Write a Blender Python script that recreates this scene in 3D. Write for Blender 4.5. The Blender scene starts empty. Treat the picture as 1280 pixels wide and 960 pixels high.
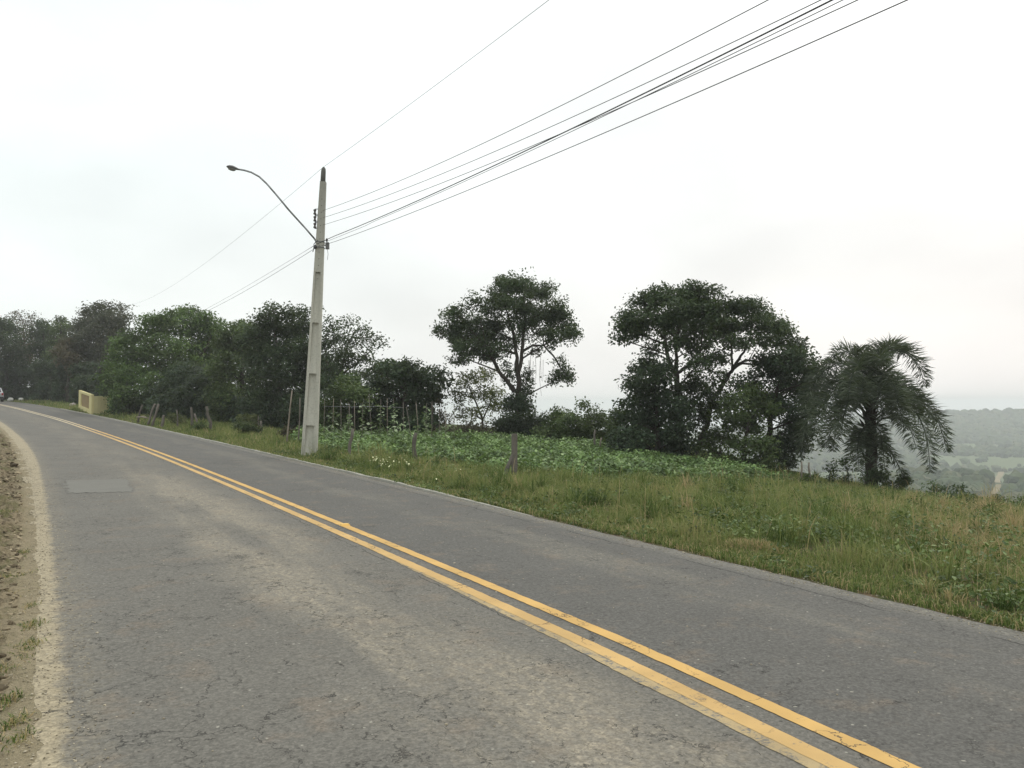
import bpy, bmesh, math, random
import numpy as np
from mathutils import Vector, Matrix, noise as mnoise
random.seed(7)
RNG = np.random.default_rng(7)
C = bpy.context.scene.collection
SC = bpy.context.scene

# ------------------------------------------------------------------ camera
EYE = 1.7
PITCH = math.atan(24/1000.0)
cam_d = bpy.data.cameras.new('camera')
cam = bpy.data.objects.new('camera', cam_d); C.objects.link(cam)
cam.location = (0, 0, EYE)
cam.rotation_euler = (math.pi/2 + PITCH, 0, 0)
cam_d.sensor_width = 36.0
cam_d.lens = 36.0*1000.0/1280.0
cam_d.clip_start = 0.05
cam_d.clip_end = 20000
SC.camera = cam

# ------------------------------------------------------------------ sky and sun (bright overcast)
SUN_EL, SUN_AZ = math.radians(50), math.radians(38)      # azimuth measured clockwise from +Y (to the right, ahead)
world = bpy.data.worlds.new("World"); SC.world = world
world.use_nodes = True
def build_world():
    nt = world.node_tree; N = nt.nodes; Lk = nt.links
    N.clear()
    out = N.new('ShaderNodeOutputWorld'); bg = N.new('ShaderNodeBackground')
    sky = N.new('ShaderNodeTexSky'); sky.sky_type = 'NISHITA'; sky.sun_disc = False
    sky.sun_elevation = SUN_EL; sky.sun_rotation = SUN_AZ
    sky.air_density = 1.5; sky.dust_density = 4.0
    geo = N.new('ShaderNodeTexCoord')
    sep = N.new('ShaderNodeSeparateXYZ'); Lk.new(geo.outputs['Generated'], sep.inputs[0])
    # cloud deck: brighter towards the zenith, slightly cool on the left, warm on the lower right
    ramp = N.new('ShaderNodeValToRGB'); Lk.new(sep.outputs['Z'], ramp.inputs[0])
    cr = ramp.color_ramp
    cr.elements[0].position = 0.0; cr.elements[0].color = (9.6, 9.5, 9.4, 1)
    cr.elements[1].position = 1.0; cr.elements[1].color = (16.5, 16.9, 17.0, 1)
    for p, c in ((0.10, (9.7, 9.7, 9.65)), (0.25, (10.1, 10.3, 10.3)), (0.45, (10.8, 11.1, 11.1))):
        e = cr.elements.new(p); e.color = (*c, 1)
    # tint by direction
    xr = N.new('ShaderNodeMapRange'); xr.inputs['From Min'].default_value = -0.5; xr.inputs['From Max'].default_value = 0.55
    Lk.new(sep.outputs['X'], xr.inputs['Value'])
    tint = N.new('ShaderNodeMix'); tint.data_type = 'RGBA'; Lk.new(xr.outputs[0], tint.inputs['Factor'])
    tint.inputs['A'].default_value = (0.955, 1.0, 0.988, 1); tint.inputs['B'].default_value = (1.0, 0.975, 0.958, 1)
    m1 = N.new('ShaderNodeMix'); m1.data_type = 'RGBA'; m1.blend_type = 'MULTIPLY'; m1.inputs['Factor'].default_value = 1
    Lk.new(ramp.outputs[0], m1.inputs['A']); Lk.new(tint.outputs['Result'], m1.inputs['B'])
    # soft cloud mottling
    mp = N.new('ShaderNodeMapping'); mp.inputs['Scale'].default_value = (1.0, 1.0, 2.2); Lk.new(geo.outputs['Generated'], mp.inputs[0])
    nz = N.new('ShaderNodeTexNoise'); nz.inputs['Scale'].default_value = 3.2; nz.inputs['Detail'].default_value = 4; nz.inputs['Roughness'].default_value = 0.45
    Lk.new(mp.outputs[0], nz.inputs['Vector'])
    nr = N.new('ShaderNodeMapRange'); nr.inputs['From Min'].default_value = 0.35; nr.inputs['From Max'].default_value = 0.65
    nr.inputs['To Min'].default_value = 0.895; nr.inputs['To Max'].default_value = 1.035
    Lk.new(nz.outputs['Fac'], nr.inputs['Value'])
    m2 = N.new('ShaderNodeVectorMath'); m2.operation = 'SCALE'
    Lk.new(m1.outputs['Result'], m2.inputs[0]); Lk.new(nr.outputs[0], m2.inputs['Scale'])
    mix = N.new('ShaderNodeMix'); mix.data_type = 'RGBA'; mix.inputs['Factor'].default_value = 0.93
    Lk.new(sky.outputs[0], mix.inputs['A']); Lk.new(m2.outputs[0], mix.inputs['B'])
    bg.inputs['Strength'].default_value = 0.11
    Lk.new(mix.outputs['Result'], bg.inputs[0]); Lk.new(bg.outputs[0], out.inputs[0])
build_world()
sun_d = bpy.data.lights.new('sun', 'SUN'); sun_d.energy = 0.9; sun_d.angle = math.radians(18); sun_d.color = (1.0, 0.96, 0.9)
sun = bpy.data.objects.new('sun', sun_d); C.objects.link(sun)
sun.rotation_euler = (math.pi/2 - SUN_EL, 0, -SUN_AZ + math.pi)
sun.rotation_euler = Vector((math.sin(SUN_AZ)*math.cos(SUN_EL), math.cos(SUN_AZ)*math.cos(SUN_EL), math.sin(SUN_EL))).to_track_quat('Z', 'Y').to_euler()
SC.view_settings.view_transform = 'Standard'; SC.view_settings.look = 'None'
SC.view_settings.gamma = 1; SC.view_settings.use_curve_mapping = False
SC.view_settings.exposure = 0.0
SC.render.engine = 'CYCLES'
cy = SC.cycles
cy.use_denoising = True
cy.max_bounces = 6; cy.diffuse_bounces = 3; cy.glossy_bounces = 2; cy.transmission_bounces = 3; cy.transparent_max_bounces = 8
cy.volume_bounces = 1

# ------------------------------------------------------------------ lay of the land
YAW = math.radians(29.7)
DX, DY = -math.sin(YAW), math.cos(YAW)       # along the road
RX, RY = math.cos(YAW), math.sin(YAW)        # to its right
_WS = np.array([-200, -20, 0, 6, 10, 17, 26, 36, 44, 52, 59, 66, 74, 90, 110, 140, 200.])
_WV = np.array([0, 0, 0, 0, .06, .25, .63, 1.27, 1.95, 2.7, 3.5, 4.5, 5.7, 8.5, 13.0, 22.0, 46.0])
_fs = np.linspace(-200, 200, 1601)
_fw = np.interp(_fs, _WS, _WV)
_k = np.ones(33)/33.0
_fw = np.convolve(np.pad(_fw, 16, mode='edge'), _k, mode='valid')
QC0 = 3.55
def qc(s):
    s = np.asarray(s, float)
    return QC0 - np.interp(s, _fs, _fw) - np.maximum(0, s-200)*0.4
EL, ER = -3.45, 2.70           # left and right asphalt edges
def W(s, L):
    q = qc(s) + L
    return DX*s + RX*q, DY*s + RY*q
def SL(x, y):
    s = x*DX + y*DY; q = x*RX + y*RY
    return s, q - qc(s)
def zr(s):
    s = np.asarray(s, float); c = np.clip(s, 0, 75)
    return 0.00022*c*c + np.where(s > 75, 0.033*60*(1-np.exp(-np.maximum(0, s-75)/60)), 0)
def sst(a, b, x):
    t = np.clip((x-a)/(b-a), 0, 1); return t*t*(3-2*t)
_PR = np.array([0, 60, 160, 300, 380, 450, 540, 650, 800, 950, 1120, 1260, 1400, 1600, 2200, 6000.])
_PZ = np.array([-60, -64, -72, -62, -46, -36, -58, -52, -52, -47, -45, -33, -16, -45, -120, -300.])
_PL = np.array([-60, -64, -72, -70, -66, -60, -58, -56, -54, -52, -52, -50, -49, -60, -120, -300.])
def vn(x, y, sc, seed=0.0):                      # cheap smooth value field from sines
    x = x/sc + seed*1.7; y = y/sc - seed*2.3
    return (np.sin(x*1.0+0.7*np.sin(y*1.3+seed)) + np.sin(y*1.1+0.9*np.sin(x*0.8)) + np.sin((x+y)*0.73+1.3))/3
def TZ(s, L):
    s = np.asarray(s, float); L = np.asarray(L, float)
    x, y = W(s, L)
    base = zr(s)
    e = np.maximum(0, L-ER)
    a = 1.0 - 0.66*sst(16, 30, s)
    fall = a*1.4*(e/18.5)**1.3
    edge = 19.8 + 5*sst(24, 40, s)
    c = np.maximum(0, e-edge)
    fall = fall*np.where(e > edge, 1, 1) + 0.62*(np.sqrt(c*c+4)-2)
    el = np.maximum(0, EL-L)
    left = 0.10*sst(0.25, 1.2, el) + 0.02*np.minimum(el, 40)
    near = base - fall + left - 0.03*sst(0, .3, e)
    R = np.hypot(x, y); az = np.degrees(np.arctan2(x, y))
    m = sst(17, 27, az)
    far = np.interp(R, _PR, _PZ)*m + np.interp(R, _PR, _PL)*(1-m)
    far = far + (vn(x, y, 140, 1)*4 + vn(x, y, 55, 3)*1.6)*sst(250, 500, R)
    out = np.where(e > 0, np.maximum(near, far) , near)
    return out
def TZxy(x, y):
    s, L = SL(np.asarray(x, float), np.asarray(y, float)); return TZ(s, L)
def P(px, py, D):
    """the world point seen at image position px,py (of the 1280x960 photo) at distance D along Y"""
    x = (px-640)/1000.0; y = (480-py)/1000.0
    vy = math.cos(PITCH) - y*math.sin(PITCH); vz = math.sin(PITCH) + y*math.cos(PITCH)
    return Vector((x/vy*D, D, EYE + vz/vy*D))
def G(px, D):
    x = (px-640)/1000.0*D
    return Vector((x, D, float(TZxy(x, D))))

# ------------------------------------------------------------------ helpers: objects and tags
def tag(o, label=None, cat=None, group=None, kind=None):
    if label: o['label'] = label
    if cat: o['category'] = cat
    if group: o['group'] = group
    if kind: o['kind'] = kind
    return o
def empty(name, loc, label, cat, group=None, rotz=0.0):
    o = bpy.data.objects.new(name, None); C.objects.link(o)
    o.location = loc; o.rotation_euler = (0, 0, rotz); o.empty_display_size = .2
    return tag(o, label, cat, group)
def link(name, me, parent=None):
    o = bpy.data.objects.new(name, me); C.objects.link(o)
    if parent is not None: o.parent = parent
    return o
class MB:
    """collects shapes; build() links them as ONE mesh object"""
    def __init__(s): s.v = []; s.f = []; s.sm = []; s.uv = None
    def add(s, vs, fs, smooth=False):
        b = len(s.v); s.v += [tuple(v) for v in vs]
        s.f += [tuple(i+b for i in f) for f in fs]; s.sm += [smooth]*len(fs)
    def box(s, c, size, rz=0.0, taper=1.0):
        cx, cy, cz = c; x, y, z = size[0]/2, size[1]/2, size[2]/2
        vs = []
        for k, (i, j) in ((a, b) for a in (-1, 1) for b in ((-1, -1), (1, -1), (1, 1), (-1, 1))):
            t = taper if k > 0 else 1.0
            vx, vy = i*x*t, j*y*t
            vs.append((cx+vx*math.cos(rz)-vy*math.sin(rz), cy+vx*math.sin(rz)+vy*math.cos(rz), cz+k*z))
        s.add(vs, [(3, 2, 1, 0), (4, 5, 6, 7), (0, 1, 5, 4), (1, 2, 6, 5), (2, 3, 7, 6), (3, 0, 4, 7)])
    def tube(s, pts, rad, n=6, caps=True, wob=0.0):
        pts = [Vector(p) for p in pts]
        if not hasattr(rad, '__len__'): rad = [rad]*len(pts)
        rings = []; ref = None
        for i, p in enumerate(pts):
            t = (pts[min(i+1, len(pts)-1)] - pts[max(i-1, 0)])
            if t.length < 1e-9: t = Vector((0, 0, 1))
            t.normalize()
            if ref is None: ref = Vector((1, 0, 0)) if abs(t.x) < .8 else Vector((0, 1, 0))
            u = (ref - t*ref.dot(t)).normalized(); w = t.cross(u); ref = u
            rings.append([p + (u*math.cos(2*math.pi*k/n) + w*math.sin(2*math.pi*k/n))*rad[i]*(1+wob*random.uniform(-1, 1)) for k in range(n)])
        vs = [v for r in rings for v in r]; fs = []
        for i in range(len(pts)-1):
            for k in range(n):
                a = i*n+k; b = i*n+(k+1) % n
                fs.append((a, b, b+n, a+n))
        s.add(vs, fs, True)
        if caps:
            b = len(s.v)-len(vs)
            s.f += [tuple(b+k for k in range(n))[::-1], tuple(b+(len(pts)-1)*n+k for k in range(n))]; s.sm += [False, False]
    def build(s, name, mat, parent=None, origin=None):
        me = bpy.data.meshes.new(name)
        o3 = Vector(origin) if origin is not None else Vector((0, 0, 0))
        me.from_pydata([(v[0]-o3.x, v[1]-o3.y, v[2]-o3.z) for v in s.v], [], s.f)
        me.polygons.foreach_set('use_smooth', s.sm)
        me.materials.append(mat); me.update()
        o = link(name, me, parent)
        return o
def np_mesh(name, V, faces_idx, loops_per, mat, tint=None, parent=None, smooth=False):
    """V (N,3); faces_idx flat loop indices; loops_per array of polygon sizes"""
    me = bpy.data.meshes.new(name)
    V = np.ascontiguousarray(V, dtype=np.float32); n = len(V)
    me.vertices.add(n); me.vertices.foreach_set('co', V.ravel())
    fi = np.ascontiguousarray(faces_idx, dtype=np.int32).ravel(); lp = np.ascontiguousarray(loops_per, dtype=np.int32)
    me.loops.add(len(fi)); me.loops.foreach_set('vertex_index', fi)
    me.polygons.add(len(lp)); st = np.concatenate([[0], np.cumsum(lp)[:-1]]).astype(np.int32)
    me.polygons.foreach_set('loop_start', st)
    try: me.polygons.foreach_set('loop_total', lp)
    except Exception: pass
    me.polygons.foreach_set('use_smooth', np.full(len(lp), smooth))
    if tint is not None:
        at = me.attributes.new('tint', 'FLOAT', 'POINT'); at.data.foreach_set('value', np.ascontiguousarray(tint, dtype=np.float32))
    me.materials.append(mat)
    me.update(calc_edges=True)
    return link(name, me, parent)

# ------------------------------------------------------------------ helpers: materials
class NT:
    def __init__(s, name):
        s.m = bpy.data.materials.new(name); s.m.use_nodes = True
        s.t = s.m.node_tree; s.t.nodes.clear()
    def n(s, typ, **kw):
        nd = s.t.nodes.new(typ)
        for k, v in kw.items(): setattr(nd, k, v)
        return nd
    def set(s, sock, v):
        if isinstance(v, bpy.types.NodeSocket): s.t.links.new(v, sock)
        elif isinstance(v, (tuple, list)) and len(v) == 3 and sock.type == 'RGBA': sock.default_value = (*v, 1)
        else: sock.default_value = v
    def math(s, op, a, b=0.0, clamp=False):
        nd = s.n('ShaderNodeMath', operation=op, use_clamp=clamp); s.set(nd.inputs[0], a); s.set(nd.inputs[1], b); return nd.outputs[0]
    def mr(s, v, a, b, c=0.0, d=1.0, smooth=True):
        nd = s.n('ShaderNodeMapRange', interpolation_type='SMOOTHSTEP' if smooth else 'LINEAR')
        s.set(nd.inputs[0], v)
        for i, x in zip((1, 2, 3, 4), (a, b, c, d)): s.set(nd.inputs[i], x)
        return nd.outputs[0]
    def mix(s, f, a, b, mode='MIX'):
        nd = s.n('ShaderNodeMix', data_type='RGBA', blend_type=mode)
        s.set(nd.inputs['Factor'], f); s.set(nd.inputs['A'], a); s.set(nd.inputs['B'], b); return nd.outputs['Result']
    def noise(s, vec, scale, detail=3, rough=.5, dist=0.0, out='Fac'):
        nd = s.n('ShaderNodeTexNoise'); s.set(nd.inputs['Vector'], vec)
        nd.inputs['Scale'].default_value = scale; nd.inputs['Detail'].default_value = detail
        nd.inputs['Roughness'].default_value = rough; nd.inputs['Distortion'].default_value = dist
        return nd.outputs[out]
    def vor(s, vec, scale, feature='F1', out='Distance', rnd=1.0):
        nd = s.n('ShaderNodeTexVoronoi', feature=feature); s.set(nd.inputs['Vector'], vec)
        nd.inputs['Scale'].default_value = scale; nd.inputs['Randomness'].default_value = rnd
        return nd.outputs[out]
    def mapv(s, vec, scale=(1, 1, 1), loc=(0, 0, 0), rot=(0, 0, 0)):
        nd = s.n('ShaderNodeMapping'); s.set(nd.inputs[0], vec)
        nd.inputs['Scale'].default_value = scale; nd.inputs['Location'].default_value = loc; nd.inputs['Rotation'].default_value = rot
        return nd.outputs[0]
    def vadd(s, a, b):
        nd = s.n('ShaderNodeVectorMath', operation='ADD'); s.set(nd.inputs[0], a); s.set(nd.inputs[1], b); return nd.outputs[0]
    def vscale(s, a, k):
        nd = s.n('ShaderNodeVectorMath', operation='SCALE'); s.set(nd.inputs[0], a); s.set(nd.inputs['Scale'], k); return nd.outputs[0]
    def pos(s): return s.n('ShaderNodeNewGeometry').outputs['Position']
    def obj(s): return s.n('ShaderNodeTexCoord').outputs['Object']
    def uv(s): return s.n('ShaderNodeTexCoord').outputs['UV']
    def attr(s, nm='tint'): return s.n('ShaderNodeAttribute', attribute_name=nm).outputs['Fac']
    def ramp(s, f, stops):
        nd = s.n('ShaderNodeValToRGB'); s.set(nd.inputs[0], f); cr = nd.color_ramp
        cr.elements[0].position = stops[0][0]; cr.elements[0].color = (*stops[0][1], 1)
        cr.elements[1].position = stops[-1][0]; cr.elements[1].color = (*stops[-1][1], 1)
        for p, c in stops[1:-1]:
            e = cr.elements.new(p); e.color = (*c, 1)
        return nd.outputs[0]
    def bump(s, h, strength=.3, dist=.01):
        nd = s.n('ShaderNodeBump'); s.set(nd.inputs['Height'], h); nd.inputs['Strength'].default_value = strength
        nd.inputs['Distance'].default_value = dist; return nd.outputs[0]
    def out(s, col, rough=.8, spec=.3, nrm=None, metal=0.0, disp=None):
        p = s.n('ShaderNodeBsdfPrincipled'); s.set(p.inputs['Base Color'], col); s.set(p.inputs['Roughness'], rough)
        p.inputs['Specular IOR Level'].default_value = spec; s.set(p.inputs['Metallic'], metal)
        if nrm is not None: s.set(p.inputs['Normal'], nrm)
        o = s.n('ShaderNodeOutputMaterial'); s.t.links.new(p.outputs[0], o.inputs[0]); return s.m
def simple(name, col, rough=.7, spec=.3, metal=0.0, var=.25, scale=6.0, bump=0.0, bscale=30.0):
    t = NT(name); o = t.obj()
    f = t.noise(o, scale, 4, .6)
    c = t.mix(f, tuple(x*(1-var) for x in col), tuple(min(1, x*(1+var)) for x in col))
    nr = t.bump(t.noise(o, bscale, 3), bump, .02) if bump else None
    return t.out(c, rough, spec, nr, metal)
def leaf_mat(name, dark, light, trans=.3, third=None, spec=.25, patch=1.2, rough=.5):
    t = NT(name); a = t.attr()
    stops = [(0.0, dark), (0.75, light)] + ([(1.0, third)] if third else [])
    col = t.ramp(a, stops)
    # clumps of older and younger leaves
    nn = t.noise(t.pos(), patch, 2)
    k = t.mr(nn, .35, .65, .62, 1.35)
    nd = t.n('ShaderNodeVectorMath', operation='SCALE'); t.set(nd.inputs[0], col); t.set(nd.inputs['Scale'], k)
    col = nd.outputs[0]
    p = t.n('ShaderNodeBsdfPrincipled'); t.set(p.inputs['Base Color'], col); p.inputs['Roughness'].default_value = rough
    p.inputs['Specular IOR Level'].default_value = spec
    tr = t.n('ShaderNodeBsdfTranslucent'); t.set(tr.inputs[0], t.mix(.5, col, (col if False else (.12, .16, .03))))
    mx = t.n('ShaderNodeMixShader'); mx.inputs[0].default_value = trans
    t.t.links.new(p.outputs[0], mx.inputs[1]); t.t.links.new(tr.outputs[0], mx.inputs[2])
    o = t.n('ShaderNodeOutputMaterial'); t.t.links.new(mx.outputs[0], o.inputs[0])
    return t.m

# ---- asphalt
def asphalt():
    t = NT('asphalt'); uv = t.uv(); sp = t.n('ShaderNodeSeparateXYZ'); t.set(sp.inputs[0], uv); u, v = sp.outputs[0], sp.outputs[1]
    streak = t.noise(t.mapv(uv, (1.0, .16, 1)), 1.3, 5, .6)
    blot = t.noise(uv, .8, 6, .65)
    # the two lanes were laid separately: the right one is newer and darker
    wob = t.math('MULTIPLY', t.math('SUBTRACT', t.noise(t.mapv(uv, (0, 1, 0)), .6, 3), .5), .12)
    lane = t.mr(t.math('ADD', u, wob), -.14, -.06)
    left = t.mix(blot, (.106, .099, .085), (.152, .143, .123)); right = t.mix(blot, (.081, .077, .069), (.119, .114, .102))
    col = t.mix(lane, left, right)
    # faint rusty-brown staining
    col = t.mix(t.mr(t.noise(uv, 1.9, 5, .7), .52, .68, 0, .45), col, (.17, .135, .10))
    # dust carried along the wheel paths
    def band(c, w, lo, hi):
        d = t.math('ABSOLUTE', t.math('SUBTRACT', t.math('ADD', u, t.math('MULTIPLY', t.math('SUBTRACT', blot, .5), 1.1)), c))
        return t.mr(d, w*.25, w, hi, lo)
    fine = t.noise(t.mapv(uv, (1, .6, 1)), 16, 6, .8)
    grit = t.mr(fine, .42, .66)
    d1 = t.math('MULTIPLY', band(-1.35, .95, 0, 1), t.mr(streak, .38, .6, .1, 1))
    d1 = t.math('MULTIPLY', d1, t.math('MULTIPLY', t.mr(v, 14, 26, 1, .35), t.math('ADD', t.math('MULTIPLY', grit, .65), .3)))
    col = t.mix(t.math('MULTIPLY', d1, .8), col, (.33, .285, .21))
    d2 = t.math('MULTIPLY', band(1.55, .6, 0, 1), t.math('MULTIPLY', t.mr(streak, .42, .62), t.math('ADD', t.math('MULTIPLY', grit, .6), .2)))
    col = t.mix(t.math('MULTIPLY', d2, .5), col, (.26, .235, .18))
    # sand blown in from the left verge
    eu = t.math('ADD', u, t.math('ADD', t.math('MULTIPLY', t.math('SUBTRACT', t.noise(uv, 4.5, 7, .8), .5), .34), t.mr(v, 8, 34, 0, -.18)))
    sand = t.mix(t.noise(uv, 7, 5, .7), (.24, .20, .13), (.37, .315, .215))
    sm = t.mr(eu, EL-.09, EL+.02, 1, 0)
    sm2 = t.math('MULTIPLY', t.mr(eu, EL-.05, EL+.32, 1, 0), t.math('ADD', .05, t.math('MULTIPLY', grit, .35)))
    col = t.mix(sm2, col, sand); col = t.mix(t.math('MULTIPLY', sm, .93), col, sand)
    # right shoulder crumbles into grey grit
    er = t.mr(t.math('ADD', u, t.math('MULTIPLY', t.math('SUBTRACT', t.noise(uv, 4, 4, .7), .5), .25)), ER-.34, ER-.08)
    col = t.mix(t.math('MULTIPLY', er, t.math('ADD', .25, t.math('MULTIPLY', grit, .5))), col, (.21, .195, .16))
    # aggregate
    ag = t.vor(uv, 75, out='Color'); agv = t.n('ShaderNodeSeparateXYZ'); t.set(agv.inputs[0], ag)
    k = t.mr(agv.outputs[0], 0, 1, .80, 1.2, smooth=False)
    nd = t.n('ShaderNodeVectorMath', operation='SCALE'); t.set(nd.inputs[0], col); t.set(nd.inputs['Scale'], k); col = nd.outputs[0]
    k2 = t.mr(t.noise(uv, 28, 5, .75), .3, .7, .78, 1.2)
    nd = t.n('ShaderNodeVectorMath', operation='SCALE'); t.set(nd.inputs[0], col); t.set(nd.inputs['Scale'], k2); col = nd.outputs[0]
    # pale chips and dark pits
    ch = t.vor(t.vadd(uv, t.vscale(t.noise(uv, 9, 3, out='Color'), .06)), 11)
    chm = t.math('MULTIPLY', t.mr(ch, .06, .13, 1, 0), t.mr(t.noise(uv, 5, 2), .42, .55))
    col = t.mix(t.math('MULTIPLY', chm, .55), col, (.42, .40, .33))
    pt = t.vor(t.mapv(uv, (1, .7, 1), (3, 1, 0)), 7.5); ptm = t.math('MULTIPLY', t.mr(pt, .05, .12, 1, 0), t.mr(t.noise(uv, 2.6, 2), .48, .6))
    col = t.mix(t.math('MULTIPLY', ptm, .6), col, (.035, .033, .028))
    # cracks
    wv = t.vadd(uv, t.vscale(t.noise(uv, 3.5, 5, .65, out='Color'), .5))
    cm = t.mr(t.noise(t.mapv(uv, (1, .5, 1)), .75, 3), .46, .58)
    fr = t.mr(t.noise(uv, 6, 3, .7), .38, .52)
    c3 = t.math('MULTIPLY', t.mr(t.vor(wv, 2.7, 'DISTANCE_TO_EDGE'), .006, .02, 1, 0), t.mr(t.noise(uv, 8, 3, .7), .52, .6))
    c3 = t.math('MULTIPLY', c3, t.mr(u, -.1, .5, 1, .3))
    c1 = t.math('MULTIPLY', t.mr(t.vor(wv, 1.5, 'DISTANCE_TO_EDGE'), .004, .013, 1, 0), t.math('MULTIPLY', cm, fr))
    c2 = t.math('MULTIPLY', t.mr(t.vor(wv, 4.2, 'DISTANCE_TO_EDGE'), .008, .028, 1, 0), t.math('MULTIPLY', t.mr(t.noise(uv, .9, 3), .5, .62), fr))
    c2 = t.math('MULTIPLY', c2, t.mr(u, -.1, .3, 1, .25))
    # joint crack running down beside the old yellow line and one along the right shoulder
    jw = t.math('MULTIPLY', t.math('SUBTRACT', t.noise(t.mapv(uv, (0, 1, 0)), 2.2, 6, .75), .5), .16)
    j1 = t.math('MULTIPLY', t.mr(t.math('ABSOLUTE', t.math('ADD', t.math('ADD', u, .42), jw)), .002, .010, 1, 0), t.mr(t.noise(t.mapv(uv, (0, 1, 0)), 1.1, 4), .45, .52))
    j2 = t.math('MULTIPLY', t.mr(t.math('ABSOLUTE', t.math('ADD', t.math('SUBTRACT', u, 2.38), t.math('MULTIPLY', jw, 1.6))), .004, .016, 1, 0), t.mr(t.noise(t.mapv(uv, (0, 1, 0), (0, 9, 0)), .9, 4), .42, .5))
    cr = t.math('MAXIMUM', t.math('MAXIMUM', t.math('MAXIMUM', c1, c3), c2), t.math('MAXIMUM', j1, j2))
    col = t.mix(t.math('MULTIPLY', cr, .85), col, (.028, .026, .022))
    h = t.math('SUBTRACT', t.math('ADD', t.math('MULTIPLY', agv.outputs[0], .35), t.noise(uv, 40, 3)), t.math('MULTIPLY', cr, 2))
    return t.out(col, t.mr(fine, .3, .7, .78, .95), .25, t.bump(h, .22, .004))
def patch_asphalt():
    t = NT('patch_asphalt'); o = t.uv()
    col = t.mix(t.noise(o, 2.2, 5, .7), (.135, .130, .114), (.176, .169, .148))
    k = t.mr(t.noise(o, 60, 3), .3, .7, .85, 1.15)
    nd = t.n('ShaderNodeVectorMath', operation='SCALE'); t.set(nd.inputs[0], col); t.set(nd.inputs['Scale'], k)
    return t.out(nd.outputs[0], .9, .2, t.bump(t.noise(o, 50, 2), .3, .005))
def yellow_paint(name, base, wear):
    t = NT(name); uv = t.uv()
    w = t.noise(uv, 7, 7, .8); g = t.noise(uv, 45, 3, .7)
    col = t.mix(t.noise(t.mapv(uv, (1, .2, 1)), 3, 4), tuple(x*.88 for x in base), base)
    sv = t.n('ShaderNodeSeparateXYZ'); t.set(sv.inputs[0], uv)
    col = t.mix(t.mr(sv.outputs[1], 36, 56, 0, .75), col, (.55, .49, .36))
    m = t.mr(t.math('ADD', t.math('MULTIPLY', w, .7), t.math('MULTIPLY', g, .3)), wear, wear+.09, 1, 0)
    col = t.mix(m, (.15, .14, .12), col)
    wv = t.vadd(uv, t.vscale(t.noise(uv, 3.5, 5, .65, out='Color'), .5))
    cr = t.math('MULTIPLY', t.mr(t.vor(wv, 1.9, 'DISTANCE_TO_EDGE'), .004, .014, 1, 0), t.mr(t.noise(uv, .7, 3), .44, .54))
    col = t.mix(t.math('MULTIPLY', cr, .85), col, (.04, .035, .03))
    dirt = t.mr(t.noise(uv, 1.6, 4, .6), .35, .7, .86, 1.05)
    nd = t.n('ShaderNodeVectorMath', operation='SCALE'); t.set(nd.inputs[0], col); t.set(nd.inputs['Scale'], dirt)
    return t.out(nd.outputs[0], .75, .3, t.bump(t.noise(uv, 60, 2), .2, .004))

# ---- ground: sand verge left, soil and thatch right, fields and woods in the valley
def ground_mat():
    t = NT('ground'); uv = t.uv(); sp = t.n('ShaderNodeSeparateXYZ'); t.set(sp.inputs[0], uv); u, v = sp.outputs[0], sp.outputs[1]
    ps = t.pos()
    n1 = t.noise(uv, 2.2, 6, .65); n2 = t.noise(uv, 14, 5, .7)
    sand = t.mix(n1, (.13, .105, .065), (.33, .265, .17))
    sand = t.mix(t.mr(n2, .38, .54, .85, 0), sand, (.075, .06, .038))
    moss = t.mr(t.noise(t.mapv(uv, (1, .5, 1)), 2.4, 6, .75), .46, .6)
    sand = t.mix(t.math('MULTIPLY', moss, .75), sand, (.10, .10, .04))
    eg = t.math('ADD', u, t.math('MULTIPLY', t.math('SUBTRACT', t.noise(uv, 4.0, 6, .75), .5), .55))
    sand = t.mix(t.math('MULTIPLY', t.mr(eg, EL-.52, EL-.24), .85), sand, t.mix(n2, (.22, .18, .115), (.36, .305, .20)))
    soil = t.mix(n1, (.085, .062, .036), (.19, .135, .08))
    soil = t.mix(t.math('MAXIMUM', t.mr(t.noise(uv, 5, 4), .4, .6), t.mr(u, 10, 15)), soil, (.07, .085, .03))
    near = t.mix(t.mr(u, -1, ER-.3, 0, 1), sand, soil)
    fld = t.attr('field')
    g = t.ramp(fld, [(0.0, (.035, .055, .03)), (0.25, (.06, .085, .035)), (.45, (.07, .10, .04)), (.7, (.10, .145, .055)), (.85, (.10, .11, .06)), (1.0, (.13, .155, .07))])
    g = t.mix(t.math('MULTIPLY', t.noise(ps, .04, 5, .6), .5), g, (.10, .13, .06))
    ln = t.n('ShaderNodeVectorMath', operation='LENGTH'); t.set(ln.inputs[0], ps)
    fm = t.mr(ln.outputs['Value'], 60, 130)
    col = t.mix(fm, near, g)
    return t.out(col, .95, .15, t.bump(t.math('ADD', n2, t.noise(uv, 45, 3)), .9, .05))

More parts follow.
